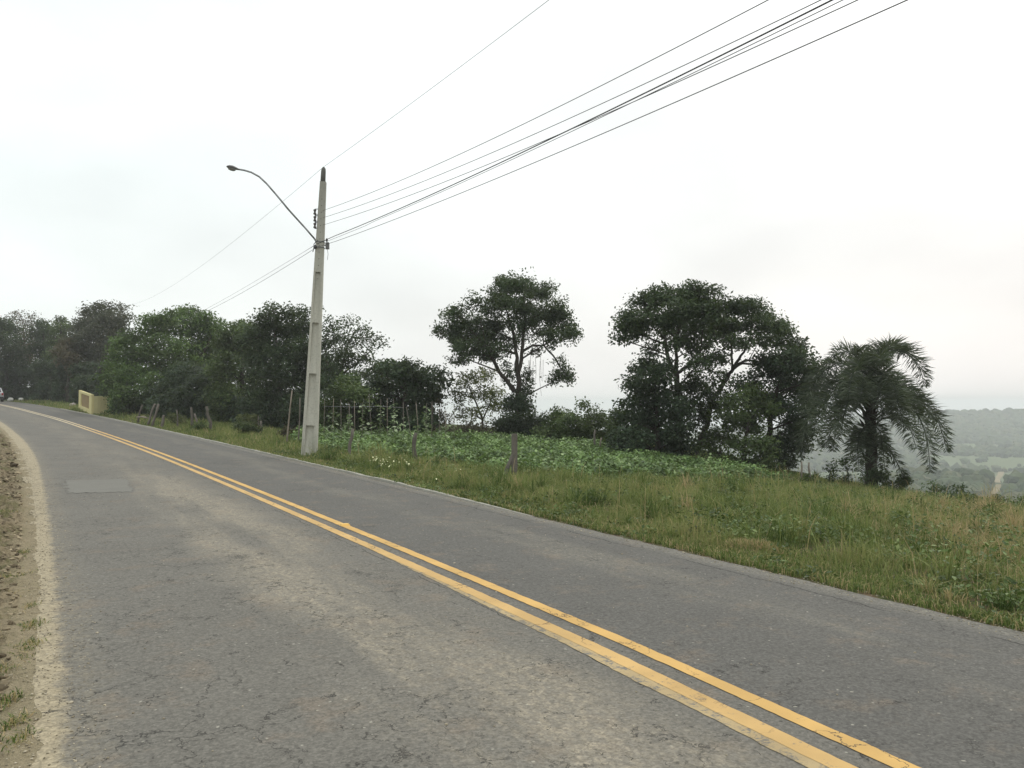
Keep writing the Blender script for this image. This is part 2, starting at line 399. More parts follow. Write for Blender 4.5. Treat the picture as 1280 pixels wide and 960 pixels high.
# ------------------------------------------------------------------ ground sheet
def hit(px, py, tmin=2.0, tmax=2500.0, step=.05):
    a = P(px, py, 1.0)
    t = np.arange(tmin, tmax, step)
    z = EYE+(a.z-EYE)*t
    s, L = SL(a.x*t, t); zz = TZ(s, L)
    j = int(np.argmax(z < zz))
    return Vector((a.x*t[j], t[j], float(zz[j])))
def seq(*segs):
    out = []
    for a, b, st in segs: out += list(np.arange(a, b, st))
    return np.array(out + [segs[-1][1]])
def field_val(x, y):
    """0..0.3 woodland, 0.4..0.8 fields, .85 bare earth"""
    R = np.hypot(x, y)
    a = vn(x, y, 95, 5) + .35*vn(x, y, 31, 2)
    f = np.where(a > .35, .78, np.where(a > -.05, .62, np.where(a > -.35, .42, .9)))
    wood = (R < 495) | (R > 1090) | ((R > 880) & (R < 960) & (vn(x, y, 60, 4) > -.2)) | (np.abs(a+.05) < .07) | (vn(x, y, 70, 9) > .55)
    return np.where(wood, .12, f), wood
def build_ground():
    Ls = seq((-2500, -300, 200), (-300, -60, 20), (-60, -14, 3), (-14, -6, .5), (-6, -3.2, .07), (-3.2, 2.6, .5), (2.6, 6, .2), (6, 30, .6), (30, 100, 5), (100, 480, 9), (480, 1500, 13), (1500, 3200, 90))
    Ss = seq((-1500, -100, 100), (-100, -10, 10), (-10, 0, .5), (0, 16, .09), (16, 40, .3), (40, 150, 2.5), (150, 1150, 11), (1150, 3200, 100))
    S, L = np.meshgrid(Ss, Ls, indexing='ij')
    Z = TZ(S, L)
    X, Y = W(S, L)
    # clods on the left verge: rough sand lip beside the asphalt
    lip = np.clip((EL-.22-L)/.25, 0, 1)*np.clip((EL+30-L)/30, 0, 1)*(L > -14)*(S > -10)*(S < 150)
    flat = np.array([mnoise.noise((x*1.6, y*1.6, 0.3))*.6 + mnoise.noise((x*4.5, y*4.5, 7.1))*.32 + mnoise.noise((x*12, y*12, 2.1))*.14 if l > 0 else 0.0
                     for x, y, l in zip(X.ravel(), Y.ravel(), lip.ravel())]).reshape(X.shape)
    Z = Z + flat*lip*.34
    # road bed sits a little under the asphalt sheet
    bed = (L > EL+.02) & (L < ER-.06)
    Z = np.where(bed, Z-.06, Z-.004)
    rough = (L > 3.2)*(L < 60)*(S > -10)*(S < 150)
    Z = Z + rough*(.05*np.sin(X*2.1+np.sin(Y*1.7))*np.sin(Y*1.9+1))
    V = np.stack([X, Y, Z], -1).reshape(-1, 3)
    ns, nl = S.shape
    i = np.arange(ns-1)[:, None]*nl + np.arange(nl-1)[None, :]
    F = np.stack([i, i+nl, i+nl+1, i+1], -1).reshape(-1, 4)[:, ::-1]
    F = F[:, ::-1]
    # orientation: make normals point up
    a, b, c = V[F[0, 0]], V[F[0, 1]], V[F[0, 2]]
    if np.cross(b-a, c-a)[2] < 0: F = F[:, ::-1]
    o = np_mesh('ground', V, F.ravel(), np.full(len(F), 4), ground_mat(), smooth=True)
    me = o.data
    uvl = me.uv_layers.new(name='UVMap')
    UV = np.stack([L.ravel(), S.ravel()], -1)[F.ravel()]
    uvl.data.foreach_set('uv', UV.astype(np.float32).ravel())
    fv, _ = field_val(X.ravel(), Y.ravel())
    at = me.attributes.new('field', 'FLOAT', 'POINT'); at.data.foreach_set('value', fv.astype(np.float32))
    tag(o, kind='structure'); return o
build_ground()

def strip(name, Lfun0, Lfun1, Ss, dz, mat, cross=1, kind='structure', parent=None):
    """sheet following the road between two lateral limits; uv = (lateral metres, metres along)"""
    V = []; UV = []; F = []
    for s in Ss:
        l0, l1 = Lfun0(s), Lfun1(s)
        for k in range(cross+1):
            L = l0+(l1-l0)*k/cross; x, y = W(s, L)
            V.append((float(x), float(y), float(zr(s))+dz(L))); UV.append((L, float(s)))
    n = cross+1
    for i in range(len(Ss)-1):
        for k in range(cross): a = i*n+k; F.append((a, a+1, a+n+1, a+n))
    me = bpy.data.meshes.new(name); me.from_pydata(V, [], F); me.materials.append(mat)
    u = me.uv_layers.new(name='UVMap')
    for lp in me.loops: u.data[lp.index].uv = UV[lp.vertex_index]
    me.polygons.foreach_set('use_smooth', [True]*len(F)); me.update()
    o = link(name, me, parent)
    if kind: tag(o, kind=kind)
    return o
def nz1(s, f, k=0.0): return mnoise.noise((s*f, k, 1.7))
SR = seq((-40, 0, 1.0), (0, 14, .08), (14, 40, .3), (40, 190, 2))
camber = lambda L: 0.0
strip('road', lambda s: EL-.17+.05*nz1(s, 2.5)+.04*nz1(s, 7, 2)+.02*nz1(s, 23, 3)-.012*np.clip(s-8, 0, 26)*.9, lambda s: ER+.03*nz1(s, 3.1, 5)+.02*nz1(s, 11, 8), SR, camber, asphalt(), 6)
# pale concrete edging that shows along the far right side until it crumbles away
kerbm = simple('edge_concrete', (.30, .29, .25), .9, .2, var=.35, scale=5, bump=.4)
def edging():
    m = MB(); ss = seq((10.2, 40, .25), (40, 75, 1.5))
    vs = []
    for s in ss:
        w = .10 + .03*nz1(s, 2, 3); h = (.035+.015*nz1(s, 1.4, 9))*min(1, (s-10)/5); w *= min(1, (s-9)/4)
        for L, z in ((ER-.015, -.03), (ER-.01, h), (ER+w, h-.004), (ER+w+.02, -.1)):
            x, y = W(s, L); vs.append((float(x), float(y), float(zr(s))+z))
    fs = []
    for i in range(len(ss)-1):
        for k in range(3): a = i*4+k; fs.append((a, a+1, a+5, a+4))
    m.add(vs, fs, False); o = m.build('kerb', kerbm); tag(o, kind='structure')
edging()
YC = -0.08
ym = yellow_paint('yellow_paint', (.58, .36, .115), .585); ym2 = yellow_paint('yellow_paint_worn', (.55, .355, .135), .555)
yold = yellow_paint('old_yellow_paint', (.40, .30, .155), .49)
nearS = seq((-15, 0, .5), (0, 16, .06), (16, 45, .25), (45, 120, 1.5))
strip('road_marking', lambda s: YC+.012-.034*max(0, 4.6-s)+.004*nz1(s, 9, 1)+(.006*nz1(s, 40, 2) if s < 16 else 0), lambda s: YC+.125-.034*max(0, 4.6-s)+.004*nz1(s, 9, 3)+(.006*nz1(s, 40, 4) if s < 16 else 0), nearS, lambda L: .004, ym)
strip('road_marking', lambda s: YC-.255-.034*max(0, 4.6-s)+.004*nz1(s, 8, 5)+(.006*nz1(s, 40, 6) if s < 16 else 0), lambda s: YC-.135-.034*max(0, 4.6-s)+.004*nz1(s, 8, 7)+(.006*nz1(s, 40, 8) if s < 16 else 0), nearS, lambda L: .0045, ym2)
strip('road_marking', lambda s: YC-.25-.034*max(0, 4.6-s)-.09*min(1, max(0, (9-s)/4.5))*(1+.25*nz1(s, 1.1, 5))+.010*nz1(s, 17, 5)*(s < 8.6), lambda s: YC-.25-.034*max(0, 4.6-s), seq((-3, 9, .06)), lambda L: .003, yold)
# lighter repair patch
a0, a1, a2, a3 = [hit(*p) for p in ((80, 601), (158, 599), (168, 615), (84, 617))]
def patch():
    m = MB(); n = 26; vs = []
    def q(u, v): return (a0*(1-u)+a1*u)*(1-v)+(a3*(1-u)+a2*u)*v
    ring = [(k/n, 0) for k in range(n)]+[(1, k/n) for k in range(n)]+[(1-k/n, 1) for k in range(n)]+[(0, 1-k/n) for k in range(n)]
    for i, (u, v) in enumerate(ring):
        p = q(u, v); p.x += random.uniform(-.04, .04); p.y += random.uniform(-.09, .09)
        s, L = SL(p.x, p.y); vs.append((p.x, p.y, float(zr(s))+.0048))
    m.add(vs, [tuple(range(len(vs)))]); o = m.build('road_patch', patch_asphalt()); tag(o, kind='structure')
    if o.data.polygons[0].normal.z < 0: o.data.flip_normals()
    u = o.data.uv_layers.new(name='UVMap')
    for lp in o.data.loops: c = o.data.vertices[lp.vertex_index].co; u.data[lp.index].uv = (c.x, c.y)
patch()

# ------------------------------------------------------------------ haze over the whole valley
def haze():
    m = MB(); m.box((0, 200, -151), (11600, 11000, 338))      # -320 .. +18
    t = NT('haze'); v = t.n('ShaderNodeVolumePrincipled')
    v.inputs['Color'].default_value = (.95, .968, .98, 1); v.inputs['Density'].default_value = HAZE
    v.inputs['Anisotropy'].default_value = 0.0
    o = t.n('ShaderNodeOutputMaterial'); t.t.links.new(v.outputs[0], o.inputs['Volume'])
    ob = m.build('haze', t.m); tag(ob, kind='stuff')
HAZE = 0.00058
haze()

# ------------------------------------------------------------------ foliage machinery
def rand_dirs(n):
    v = RNG.normal(size=(n, 3)); return v/np.linalg.norm(v, axis=1, keepdims=True)
def leaf_quads(pos, size, up=.5, droop=0.0, aspect=.5, outward=None):
    """rhombic leaves at pos (N,3): returns verts (4N,3)"""
    n = len(pos)
    nrm = rand_dirs(n); nrm[:, 2] = np.abs(nrm[:, 2])*(.4+up) + up*.4
    if outward is not None: nrm = nrm + outward*.5
    nrm /= np.linalg.norm(nrm, axis=1, keepdims=True)
    ax = rand_dirs(n); ax[:, 2] -= droop
    ax = ax - nrm*np.sum(ax*nrm, 1, keepdims=True); ax /= np.linalg.norm(ax, axis=1, keepdims=True)+1e-9
    sd = np.cross(nrm, ax)
    sz = (size*RNG.uniform(.65, 1.3, n))[:, None]
    tip = pos+ax*sz; base = pos
    mid = pos+ax*sz*.45
    l = mid+sd*sz*aspect*.5+nrm*sz*.05; r = mid-sd*sz*aspect*.5+nrm*sz*.05
    return np.stack([base, l, tip, r], 1).reshape(-1, 3)
def leaves_obj(name, V4, tint, mat, parent=None, origin=None):
    n = len(V4)//4
    V = V4 - (np.array(origin) if origin is not None else 0)
    return np_mesh(name, V, np.arange(4*n), np.full(n, 4), mat, np.repeat(tint, 4), parent)

M_LEAF = {}
def LM(k):
    if k not in M_LEAF:
        spec = {
         'dark':   ((.020, .036, .018), (.060, .090, .040), (.10, .125, .06)),
         'deep':   ((.016, .030, .018), (.045, .072, .036), (.08, .105, .055)),
         'mid':    ((.030, .052, .018), (.090, .130, .042), (.14, .17, .07)),
         'bright': ((.035, .070, .018), (.105, .170, .045), (.17, .23, .08)),
         'grey':   ((.045, .052, .038), (.095, .100, .070), (.15, .14, .10)),
         'brown':  ((.050, .040, .028), (.100, .080, .050), (.15, .12, .07)),
         'yellow': ((.060, .075, .025), (.150, .170, .060), (.22, .20, .09)),
         'palm':   ((.028, .038, .025), (.078, .098, .064), (.17, .19, .13)),
         'crop':   ((.060, .110, .034), (.19, .285, .095), (.32, .41, .19)),
         'vine':   ((.10, .15, .06), (.26, .34, .18), (.42, .48, .32)),
         'weed':   ((.040, .070, .018), (.120, .170, .050), (.20, .24, .09)),
        }[k]
        M_LEAF[k] = leaf_mat('leaves_'+k, spec[0], spec[1], .28, spec[2], patch=.5 if k not in ('crop', 'weed') else 1.5)
    return M_LEAF[k]
BARK = simple('bark', (.05, .042, .034), .9, .15, var=.45, scale=4, bump=.6, bscale=12)
BARK_PALE = simple('bark_pale', (.16, .145, .12), .9, .15, var=.4, scale=4, bump=.6, bscale=12)
WOOD = simple('weathered_wood', (.14, .125, .105), .9, .15, var=.45, scale=7, bump=.6, bscale=25)
WOOD_DARK = simple('old_wood', (.10, .09, .075), .9, .15, var=.5, scale=7, bump=.6, bscale=25)
BAMBOO = simple('stake_wood', (.22, .19, .15), .8, .2, var=.4, scale=5, bump=.3)

def tree(name, label, D, trunks, blobs, leaf='dark', ls=.17, dens=1.0, group=None, cat='tree', depth=.75, spread=.26, clus=15, bark=None, droop=.3, twigs=7, crown_name='crown', base=None, trunk_name='trunk', fill=0.0):
    """trunks: polylines of (px, py, radius in metres, depth offset); blobs: (px, py, rx, ry[, depth offset[, density]]) of the photo's pixels at distance D"""
    bpx = trunks[0][0][0]; b = base if base is not None else G(bpx, D)
    t = empty(name, b, label, cat, group); ls = ls*.88
    cx0 = min(q[0]-q[2] for q in blobs); cx1 = max(q[0]+q[2] for q in blobs); mid = (cx0+cx1)/2; half = (cx1-cx0)/2
    wb = []
    for q in blobs:
        cx, cy, rx, ry = q[:4]
        dz = q[4] if len(q) > 4 and q[4] is not None else random.uniform(-1, 1)*depth*half*D/1000*math.sqrt(max(.05, 1-((cx-mid)/half)**2))
        de = q[5] if len(q) > 5 else 1.0
        Dd = D+dz; k = Dd/1000
        wb.append((P(cx, cy, Dd), rx*k, ry*k, de))
    m = MB(); nodes = []
    for ti, tr in enumerate(trunks):
        pts = []
        for i, q in enumerate(tr):
            px, py, r = q[:3]; dz = q[3] if len(q) > 3 else 0
            p = b.copy() if (ti == 0 and i == 0) else P(px, py, D+dz)
            if ti == 0 and i == 0: p.z -= .15
            pts.append((p, r))
        # subdivide with wobble
        fp = []
        for (p, r), (p2, r2) in zip(pts, pts[1:]):
            for k in range(4):
                u = k/4; fp.append((p.lerp(p2, u)+Vector((random.uniform(-1, 1), random.uniform(-1, 1), 0))*r*.5*(k > 0), r+(r2-r)*u))
        fp.append(pts[-1])
        m.tube([q[0] for q in fp], [q[1] for q in fp], 8, wob=.12)
        nodes += fp[2:]
    Vs = []; Ts = []
    for (c, rx, ry, de) in wb:
        rad = Vector((rx, (rx+ry)/2, ry))
        # limb from nearest trunk node below the blob
        nd = min(nodes, key=lambda q: (q[0]-c).length + max(0, q[0].z-c.z+.35*math.hypot(q[0].x-c.x, q[0].y-c.y))*1.8)
        r0 = min(nd[1]*.5, .02+.014*(c-nd[0]).length)
        mid1 = nd[0].lerp(c, .5)+Vector((random.uniform(-.2, .2), random.uniform(-.2, .2), random.uniform(-.1, .25)))*(c-nd[0]).length*.4
        pts = [nd[0]*(1-u)**2+mid1*2*u*(1-u)+c*u*u for u in (0, .25, .5, .75, 1)]
        m.tube(pts, [r0, r0*.85, r0*.7, r0*.55, r0*.4], 5)
        vol = (rad.x*rad.y*rad.z)**(1/3)
        ncl = max(6, int(dens*de*vol*vol*np.pi*6.6/(clus*ls*ls*.32)))
        # foliage gathers in puffs over the surface of each bough
        K = int(np.clip(9*vol, 6, 16)); sd = rand_dirs(K); sc_ = sd*RNG.uniform(.45, .8, K)[:, None]; sr = RNG.uniform(.28, .5, K)
        wi = RNG.integers(0, K, ncl); dv = rand_dirs(ncl); dv[:, 2] = dv[:, 2]*.8+.12
        loc_ = (sc_[wi]+dv*(sr[wi]*RNG.uniform(.2, 1, ncl)**.4)[:, None])*1.09
        core = RNG.random(ncl) < (.5 if (group and 'wood' in group) else (.35 if leaf == 'deep' else .2))
        loc_[core] = rand_dirs(ncl)[core]*RNG.uniform(.1, 1, ncl)[core][:, None]**.5
        cl = np.array(c)+loc_*np.array(rad); ptint = RNG.uniform(0, .6, K)[wi]
        for k in range(twigs):
            q = Vector(cl[RNG.integers(ncl)]); h = c.lerp(q, .5)+Vector((0, 0, random.uniform(-.1, .1)))
            m.tube([c, h, q], [r0*.35, r0*.25, .006], 4, caps=False)
        n = ncl*clus
        off = np.clip(RNG.normal(size=(n, 3)), -1.7, 1.7)*np.repeat(RNG.uniform(.55, 1.05, ncl), clus)[:, None]*spread*np.array([1, 1, .62])
        pos = np.repeat(cl, clus, 0)+off
        ow = np.repeat(dv, clus, 0)
        Vs.append(leaf_quads(pos, ls, .45, droop, .5, ow))
        Ts.append(np.clip(np.repeat(ptint+RNG.uniform(0, .25, ncl), clus)+RNG.normal(0, .16, n), 0, 1))
    m.build(trunk_name, bark or BARK, t, b)
    leaves_obj(crown_name, np.concatenate(Vs), np.concatenate(Ts), LM(leaf), t, b)
    return t

# ------------------------------------------------------------------ trees
FG = 'trees of the dark wood along the right of the road'
def T(*a, **k): return tree(*a, **k)
# tall open tree in the middle
T('tall_tree', 'tall open-crowned tree standing alone in the middle, sky showing round its forked trunk', 40,
  [[(646, 546, .17), (647, 500, .14), (648, 470, .12), (645, 440, .085), (640, 410, .07, .3), (632, 385, .04, .6)],
   [(648, 475, .11), (652, 440, .09), (656, 400, .07), (655, 370, .06)],
   [(643, 490, .12), (628, 470, .10, -.3), (615, 448, .08, -.6), (608, 435, .05, -.8)],
   [(652, 440, .07), (665, 432, .06, .4), (680, 432, .05, .8), (694, 448, .04, 1.0), (702, 462, .03, 1.0)],
   [(644, 442, .07), (632, 438, .06, -.5), (618, 436, .05, -1)]],
  [(648, 352, 26, 14), (625, 362, 18, 17), (678, 368, 24, 17), (645, 380, 34, 17), (690, 388, 22, 18), (668, 395, 26, 15), (618, 386, 18, 14, None, .75),
   (594, 380, 17, 12, None, .55), (572, 396, 20, 16), (560, 412, 17, 12), (580, 418, 24, 16), (600, 408, 24, 17), (588, 436, 22, 14), (574, 446, 14, 11), (607, 440, 18, 13), (622, 415, 20, 18, None, .7),
   (625, 440, 12, 14, None, .5), (700, 402, 18, 13), (710, 418, 16, 11), (692, 424, 16, 13, None, .75), (678, 412, 16, 10, None, .8), (672, 440, 10, 7, None, .5), (697, 470, 8, 9, 1.0, .8), (706, 465, 10, 10, 1.0), (712, 474, 7, 7, 1.0), (700, 452, 8, 7, 1.0, .7), (690, 478, 6, 5, 1.0, .8),
   (638, 425, 16, 14, None, .5), (662, 418, 14, 12, None, .5), (648, 402, 20, 14, None, .7), (610, 428, 18, 14, None, .7), (636, 470, 9, 14, .2, .5), (658, 480, 8, 18, .2, .8), (655, 505, 11, 18, .2, .9), (633, 462, 8, 10, None, .4)], leaf='dark', ls=.17, spread=.22, depth=.6)
def aerial_roots(t):
    for k in range(9):
        m = MB(); x = 662+random.uniform(-3, 18); y0 = 448+random.uniform(-4, 6); y1 = y0+random.uniform(22, 50); dz = random.uniform(0, 1)
        b = t.location; m.tube([P(x, y0, 40+dz)-b, P(x+random.uniform(-1.5, 1.5), (y0+y1)/2, 40+dz)-b, P(x+random.uniform(-2, 2), y1, 40+dz)-b], [.010, .008, .005], 4)
        m.build('hanging_vine', BARK_PALE, t)
aerial_roots(bpy.data.objects['tall_tree'])
T('ivy_clad_shrub', 'dense dark shrub wrapped round the foot of the tall lone tree', 39,
  [[(650, 548, .08), (648, 530, .06), (646, 512, .04)]],
  [(645, 512, 18, 22), (650, 532, 28, 18), (630, 538, 20, 14), (668, 534, 18, 16), (676, 528, 9, 10, None, .6), (640, 546, 30, 9), (662, 545, 22, 8)], leaf='deep', ls=.16, cat='shrub', dens=1.3)
T('young_tree', 'light green sparse young tree left of the tall lone tree, sky showing through its leaves', 37,
  [[(606, 548, .06), (603, 525, .05), (596, 505, .04), (588, 488, .03), (583, 475, .02)], [(603, 525, .035), (612, 505, .03), (617, 490, .02)], [(600, 515, .03), (585, 512, .02), (572, 500, .015)]],
  [(583, 478, 15, 12, None, .4), (600, 472, 16, 12, None, .45), (615, 485, 14, 14, None, .45), (574, 494, 13, 12, None, .4), (594, 497, 17, 13, None, .35), (616, 508, 14, 14, None, .4), (578, 515, 14, 11, None, .35), (596, 520, 16, 12, None, .35), (606, 462, 10, 8, None, .4)], leaf='yellow', ls=.14, spread=.2, twigs=10, depth=.7)
T('twiggy_shrub', 'brownish twiggy shrub between the round dark tree and the tall lone tree', 36,
  [[(590, 551, .04), (592, 540, .03), (590, 528, .02)], [(560, 551, .03), (556, 530, .02), (552, 515, .012)]],
  [(590, 538, 16, 12, None, .7), (576, 542, 12, 9, None, .6), (604, 540, 12, 10, None, .7), (556, 522, 8, 12, None, .3), (550, 540, 9, 10, None, .5), (563, 536, 9, 12, None, .35), (549, 505, 8, 8, None, .3)], leaf='brown', ls=.13, spread=.18, cat='shrub', twigs=14)
T('low_tree', 'low spreading tree with a flat layered top, behind the crop between the two big trees', 38,
  [[(728, 560, .12), (730, 540, .09), (735, 520, .05)], [(715, 558, .06), (708, 540, .04)]],
  [(734, 508, 13, 8, None, .4), (742, 516, 10, 8, None, .35), (705, 520, 20, 9), (690, 528, 16, 10), (715, 532, 26, 14), (745, 530, 26, 13), (765, 527, 18, 12), (700, 542, 22, 12), (730, 546, 30, 12), (760, 545, 26, 14), (682, 542, 14, 12, None, .7), (775, 522, 14, 9)], leaf='mid', ls=.16, spread=.22, dens=1.1)
# the big pair on the right
T('great_tree', 'huge domed tree right of centre, its forked trunk showing through gaps in the crown', 33,
  [[(852, 588, .16), (850, 540, .14), (847, 500, .12), (846, 470, .10), (845, 440, .07), (848, 410, .05)], [(845, 470, .09), (836, 450, .08, .3), (832, 425, .06, .5)], [(847, 466, .08), (860, 458, .07, -.3), (875, 448, .05, -.6)],
   [(868, 582, .14, 1), (880, 540, .12, 1), (890, 500, .11, 1), (905, 478, .09, .8), (918, 458, .07, .6), (930, 440, .05, .5), (938, 420, .05, .4)],
   [(915, 462, .06, .6), (928, 454, .05, .4), (945, 456, .035, .3)], [(918, 458, .05, .6), (932, 450, .045, .3), (950, 452, .03, .2)], [(915, 462, .05, .6), (915, 440, .05, .6), (913, 415, .04, .6)]],
  [(780, 412, 14, 13), (777, 425, 9, 8, None, .8), (796, 398, 20, 15), (808, 380, 22, 14), (832, 370, 24, 14), (862, 366, 24, 12), (885, 372, 16, 12), (820, 400, 26, 16), (850, 392, 28, 16), (880, 392, 24, 15), (800, 418, 14, 10), (830, 420, 14, 10, None, .6), (815, 440, 10, 10, None, .7),
   (915, 380, 22, 14), (938, 388, 22, 13), (900, 400, 24, 13, None, .8), (930, 405, 24, 12, None, .8), (958, 402, 22, 16), (972, 420, 22, 16), (990, 438, 20, 14), (870, 412, 16, 9, None, .5), (888, 425, 14, 9, None, .4), (950, 425, 18, 12, None, .55), (905, 430, 10, 8, None, .3),
   (855, 405, 28, 15), (872, 455, 13, 12, None, .7), (884, 445, 13, 10, None, .6), (905, 450, 9, 10, None, .5), (868, 478, 14, 12, None, .8), (885, 490, 12, 12, None, .8), (900, 412, 26, 13, None, .9), (870, 388, 30, 14), (845, 430, 14, 9, None, .6), (860, 420, 20, 12, None, .8), (890, 418, 18, 10, None, .7), (925, 428, 18, 9, None, .7), (875, 520, 15, 18, None, .9), (884, 548, 14, 18, None, .9), (893, 506, 12, 12, None, .8), (866, 500, 10, 12, None, .8), (905, 470, 9, 10, None, .6), (868, 438, 12, 10, None, .6), (876, 430, 12, 8, None, .5), (898, 445, 10, 8, None, .45), (890, 478, 12, 10, None, .45), (855, 490, 8, 10, None, .5), (935, 432, 14, 7, None, .4), (866, 475, 9, 12, None, .45), (885, 460, 10, 9, None, .3), (905, 495, 9, 9, None, .4), (830, 462, 10, 9, None, .5)], leaf='dark', ls=.16, spread=.23, depth=.55, dens=1.3)
T('dark_evergreen', 'dense dark evergreen in front of the left foot of the huge domed tree', 31.5,
  [[(822, 588, .14), (822, 550, .12), (820, 500, .07), (815, 470, .04)]],
  [(806, 458, 16, 15), (822, 468, 20, 16), (800, 480, 20, 15), (828, 492, 26, 18), (796, 505, 20, 15), (818, 518, 30, 20), (785, 525, 16, 14, None, .8), (845, 512, 18, 20), (790, 545, 24, 18), (820, 550, 36, 22), (850, 548, 22, 22), (775, 548, 12, 14), (835, 572, 34, 14), (800, 566, 26, 12)], leaf='deep', ls=.18, spread=.24, dens=1.25, crown_name='crown')
T('bushy_tree', 'dark bushy tree between the huge domed tree and the palm, drooping to the ground', 32,
  [[(958, 592, .15), (960, 550, .12), (968, 500, .09), (980, 460, .06)]],
  [(985, 450, 24, 16), (1005, 458, 22, 16), (960, 452, 18, 12), (1020, 472, 14, 14), (962, 472, 26, 16), (995, 482, 28, 18), (935, 480, 16, 12, None, .8), (1012, 498, 16, 16), (985, 510, 28, 20), (1000, 530, 20, 20), (960, 505, 22, 16), (985, 552, 22, 20), (978, 575, 16, 14), (1003, 560, 9, 12, None, .6), (1020, 515, 10, 14, None, .6)], leaf='deep', ls=.16, spread=.23, dens=1.25)
T('round_bush', 'rounded olive-green bush standing in front of the bushy tree, small gaps low down', 30.5,
  [[(930, 594, .08), (930, 560, .07), (934, 530, .05)], [(905, 592, .05), (900, 560, .04)]],
  [(938, 492, 18, 12), (925, 505, 20, 15), (950, 510, 20, 16), (910, 522, 20, 15), (940, 532, 28, 18), (905, 545, 20, 12, None, .8), (935, 558, 26, 14), (958, 560, 16, 16), (900, 566, 18, 10, None, .4), (925, 578, 24, 10), (882, 556, 10, 12, None, .35), (955, 582, 18, 9), (878, 578, 12, 8, None, .5)], leaf='mid', ls=.16, spread=.22, cat='bush', dens=1.0)
# round dark tree and its neighbours left of centre
T('round_tree', 'compact rounded dark tree above the bean stakes, a leafy spur on its right', 37,
  [[(503, 556, .16), (504, 530, .14), (505, 500, .10), (508, 475, .05)], [(545, 552, .05), (541, 520, .04), (538, 490, .03)]],
  [(500, 460, 24, 15), (482, 470, 20, 16), (520, 466, 22, 15), (536, 474, 18, 12), (552, 466, 9, 6), (552, 478, 8, 7), (470, 488, 20, 16), (500, 486, 30, 16), (530, 490, 22, 14), (485, 508, 26, 16), (518, 508, 26, 14), (545, 494, 9, 7), (500, 525, 30, 14), (465, 515, 18, 16), (485, 540, 26, 12), (525, 530, 16, 14, None, .8), (520, 545, 20, 8)], leaf='deep', ls=.2, spread=.25, dens=1.3)
T('leafy_shrub', 'small mid-green shrub filling the gap between the concrete pole and the round tree', 36,
  [[(440, 556, .07), (440, 530, .06), (442, 505, .04)]],
  [(440, 478, 20, 14), (425, 495, 22, 16), (450, 495, 20, 16), (435, 515, 30, 18), (410, 520, 18, 18), (430, 540, 30, 12), (455, 535, 20, 14)], leaf='mid', ls=.16, cat='shrub', dens=1.1)
T('feathery_tree', 'loose see-through tree just right of the concrete pole, twigs fanned against the sky', 44,
  [[(418, 550, .15), (420, 500, .12), (425, 465, .09), (435, 430, .05), (445, 412, .03)], [(424, 470, .06), (445, 455, .05), (462, 440, .03)], [(422, 480, .06), (408, 450, .05), (405, 425, .03)]],
  [(415, 408, 16, 10, None, .5), (433, 404, 12, 8, None, .4), (450, 412, 12, 10, None, .35), (462, 425, 12, 10, None, .35), (474, 430, 7, 7, None, .3), (440, 425, 18, 12, None, .5), (458, 445, 16, 12, None, .45), (418, 430, 20, 14, None, .7), (430, 450, 24, 14, None, .7), (452, 465, 18, 12, None, .6), (412, 462, 22, 18, None, .9), (408, 490, 20, 22, None, 1), (430, 480, 20, 16, None, 1)], leaf='dark', ls=.19, spread=.3, twigs=12)
T('wood_tree', 'rough dark tree directly behind the concrete pole, pale twig tips at its top', 46,
  [[(352, 546, .2), (350, 500, .17), (347, 450, .12), (344, 410, .07), (342, 390, .04)], [(380, 546, .12), (382, 490, .1), (384, 440, .06)]],
  [(343, 388, 12, 9, None, .6), (332, 400, 18, 11, None, .8), (358, 395, 16, 11, None, .8), (375, 392, 14, 10, None, .6), (398, 390, 7, 7, None, .4), (345, 412, 30, 14), (378, 412, 24, 14), (320, 422, 22, 16), (350, 435, 36, 18), (385, 440, 24, 20), (325, 455, 26, 20), (360, 465, 36, 22), (390, 475, 22, 22), (335, 490, 34, 24), (375, 505, 30, 24), (350, 525, 40, 18), (392, 525, 18, 22)], leaf='dark', ls=.2, spread=.28, dens=1.2, bark=BARK_PALE, group=FG)
T('wood_tree', 'olive tree second to the left of the concrete pole, its crown a dull rounded dome', 50,
  [[(300, 538, .2), (302, 490, .16), (305, 440, .1), (308, 415, .05)]],
  [(306, 408, 16, 8), (294, 416, 20, 11), (316, 420, 18, 12), (285, 432, 22, 14), (305, 445, 28, 18), (278, 460, 22, 20), (300, 480, 32, 24), (278, 500, 24, 22), (310, 515, 30, 18), (285, 525, 26, 12)], leaf='mid', ls=.22, spread=.3, dens=1.2, group=FG)
T('wood_tree', 'broad fresh-green tree with a wide domed crown above the crooked posts', 60,
  [[(215, 528, .3), (218, 490, .25), (222, 450, .16), (228, 415, .08)], [(216, 495, .14), (190, 460, .1), (180, 430, .06)], [(219, 480, .12), (250, 450, .1), (262, 425, .05)]],
  [(232, 393, 20, 8), (210, 397, 18, 9), (253, 398, 16, 9), (190, 402, 16, 9), (268, 408, 14, 10), (225, 408, 30, 13), (255, 415, 24, 14), (192, 415, 22, 12), (170, 420, 20, 10), (275, 428, 18, 16), (150, 430, 14, 8), (205, 432, 30, 16), (245, 438, 30, 18), (165, 440, 22, 12), (185, 455, 30, 16), (225, 460, 34, 18), (262, 458, 24, 20), (145, 450, 14, 10)], leaf='bright', ls=.25, spread=.33, dens=1.1, group=FG)
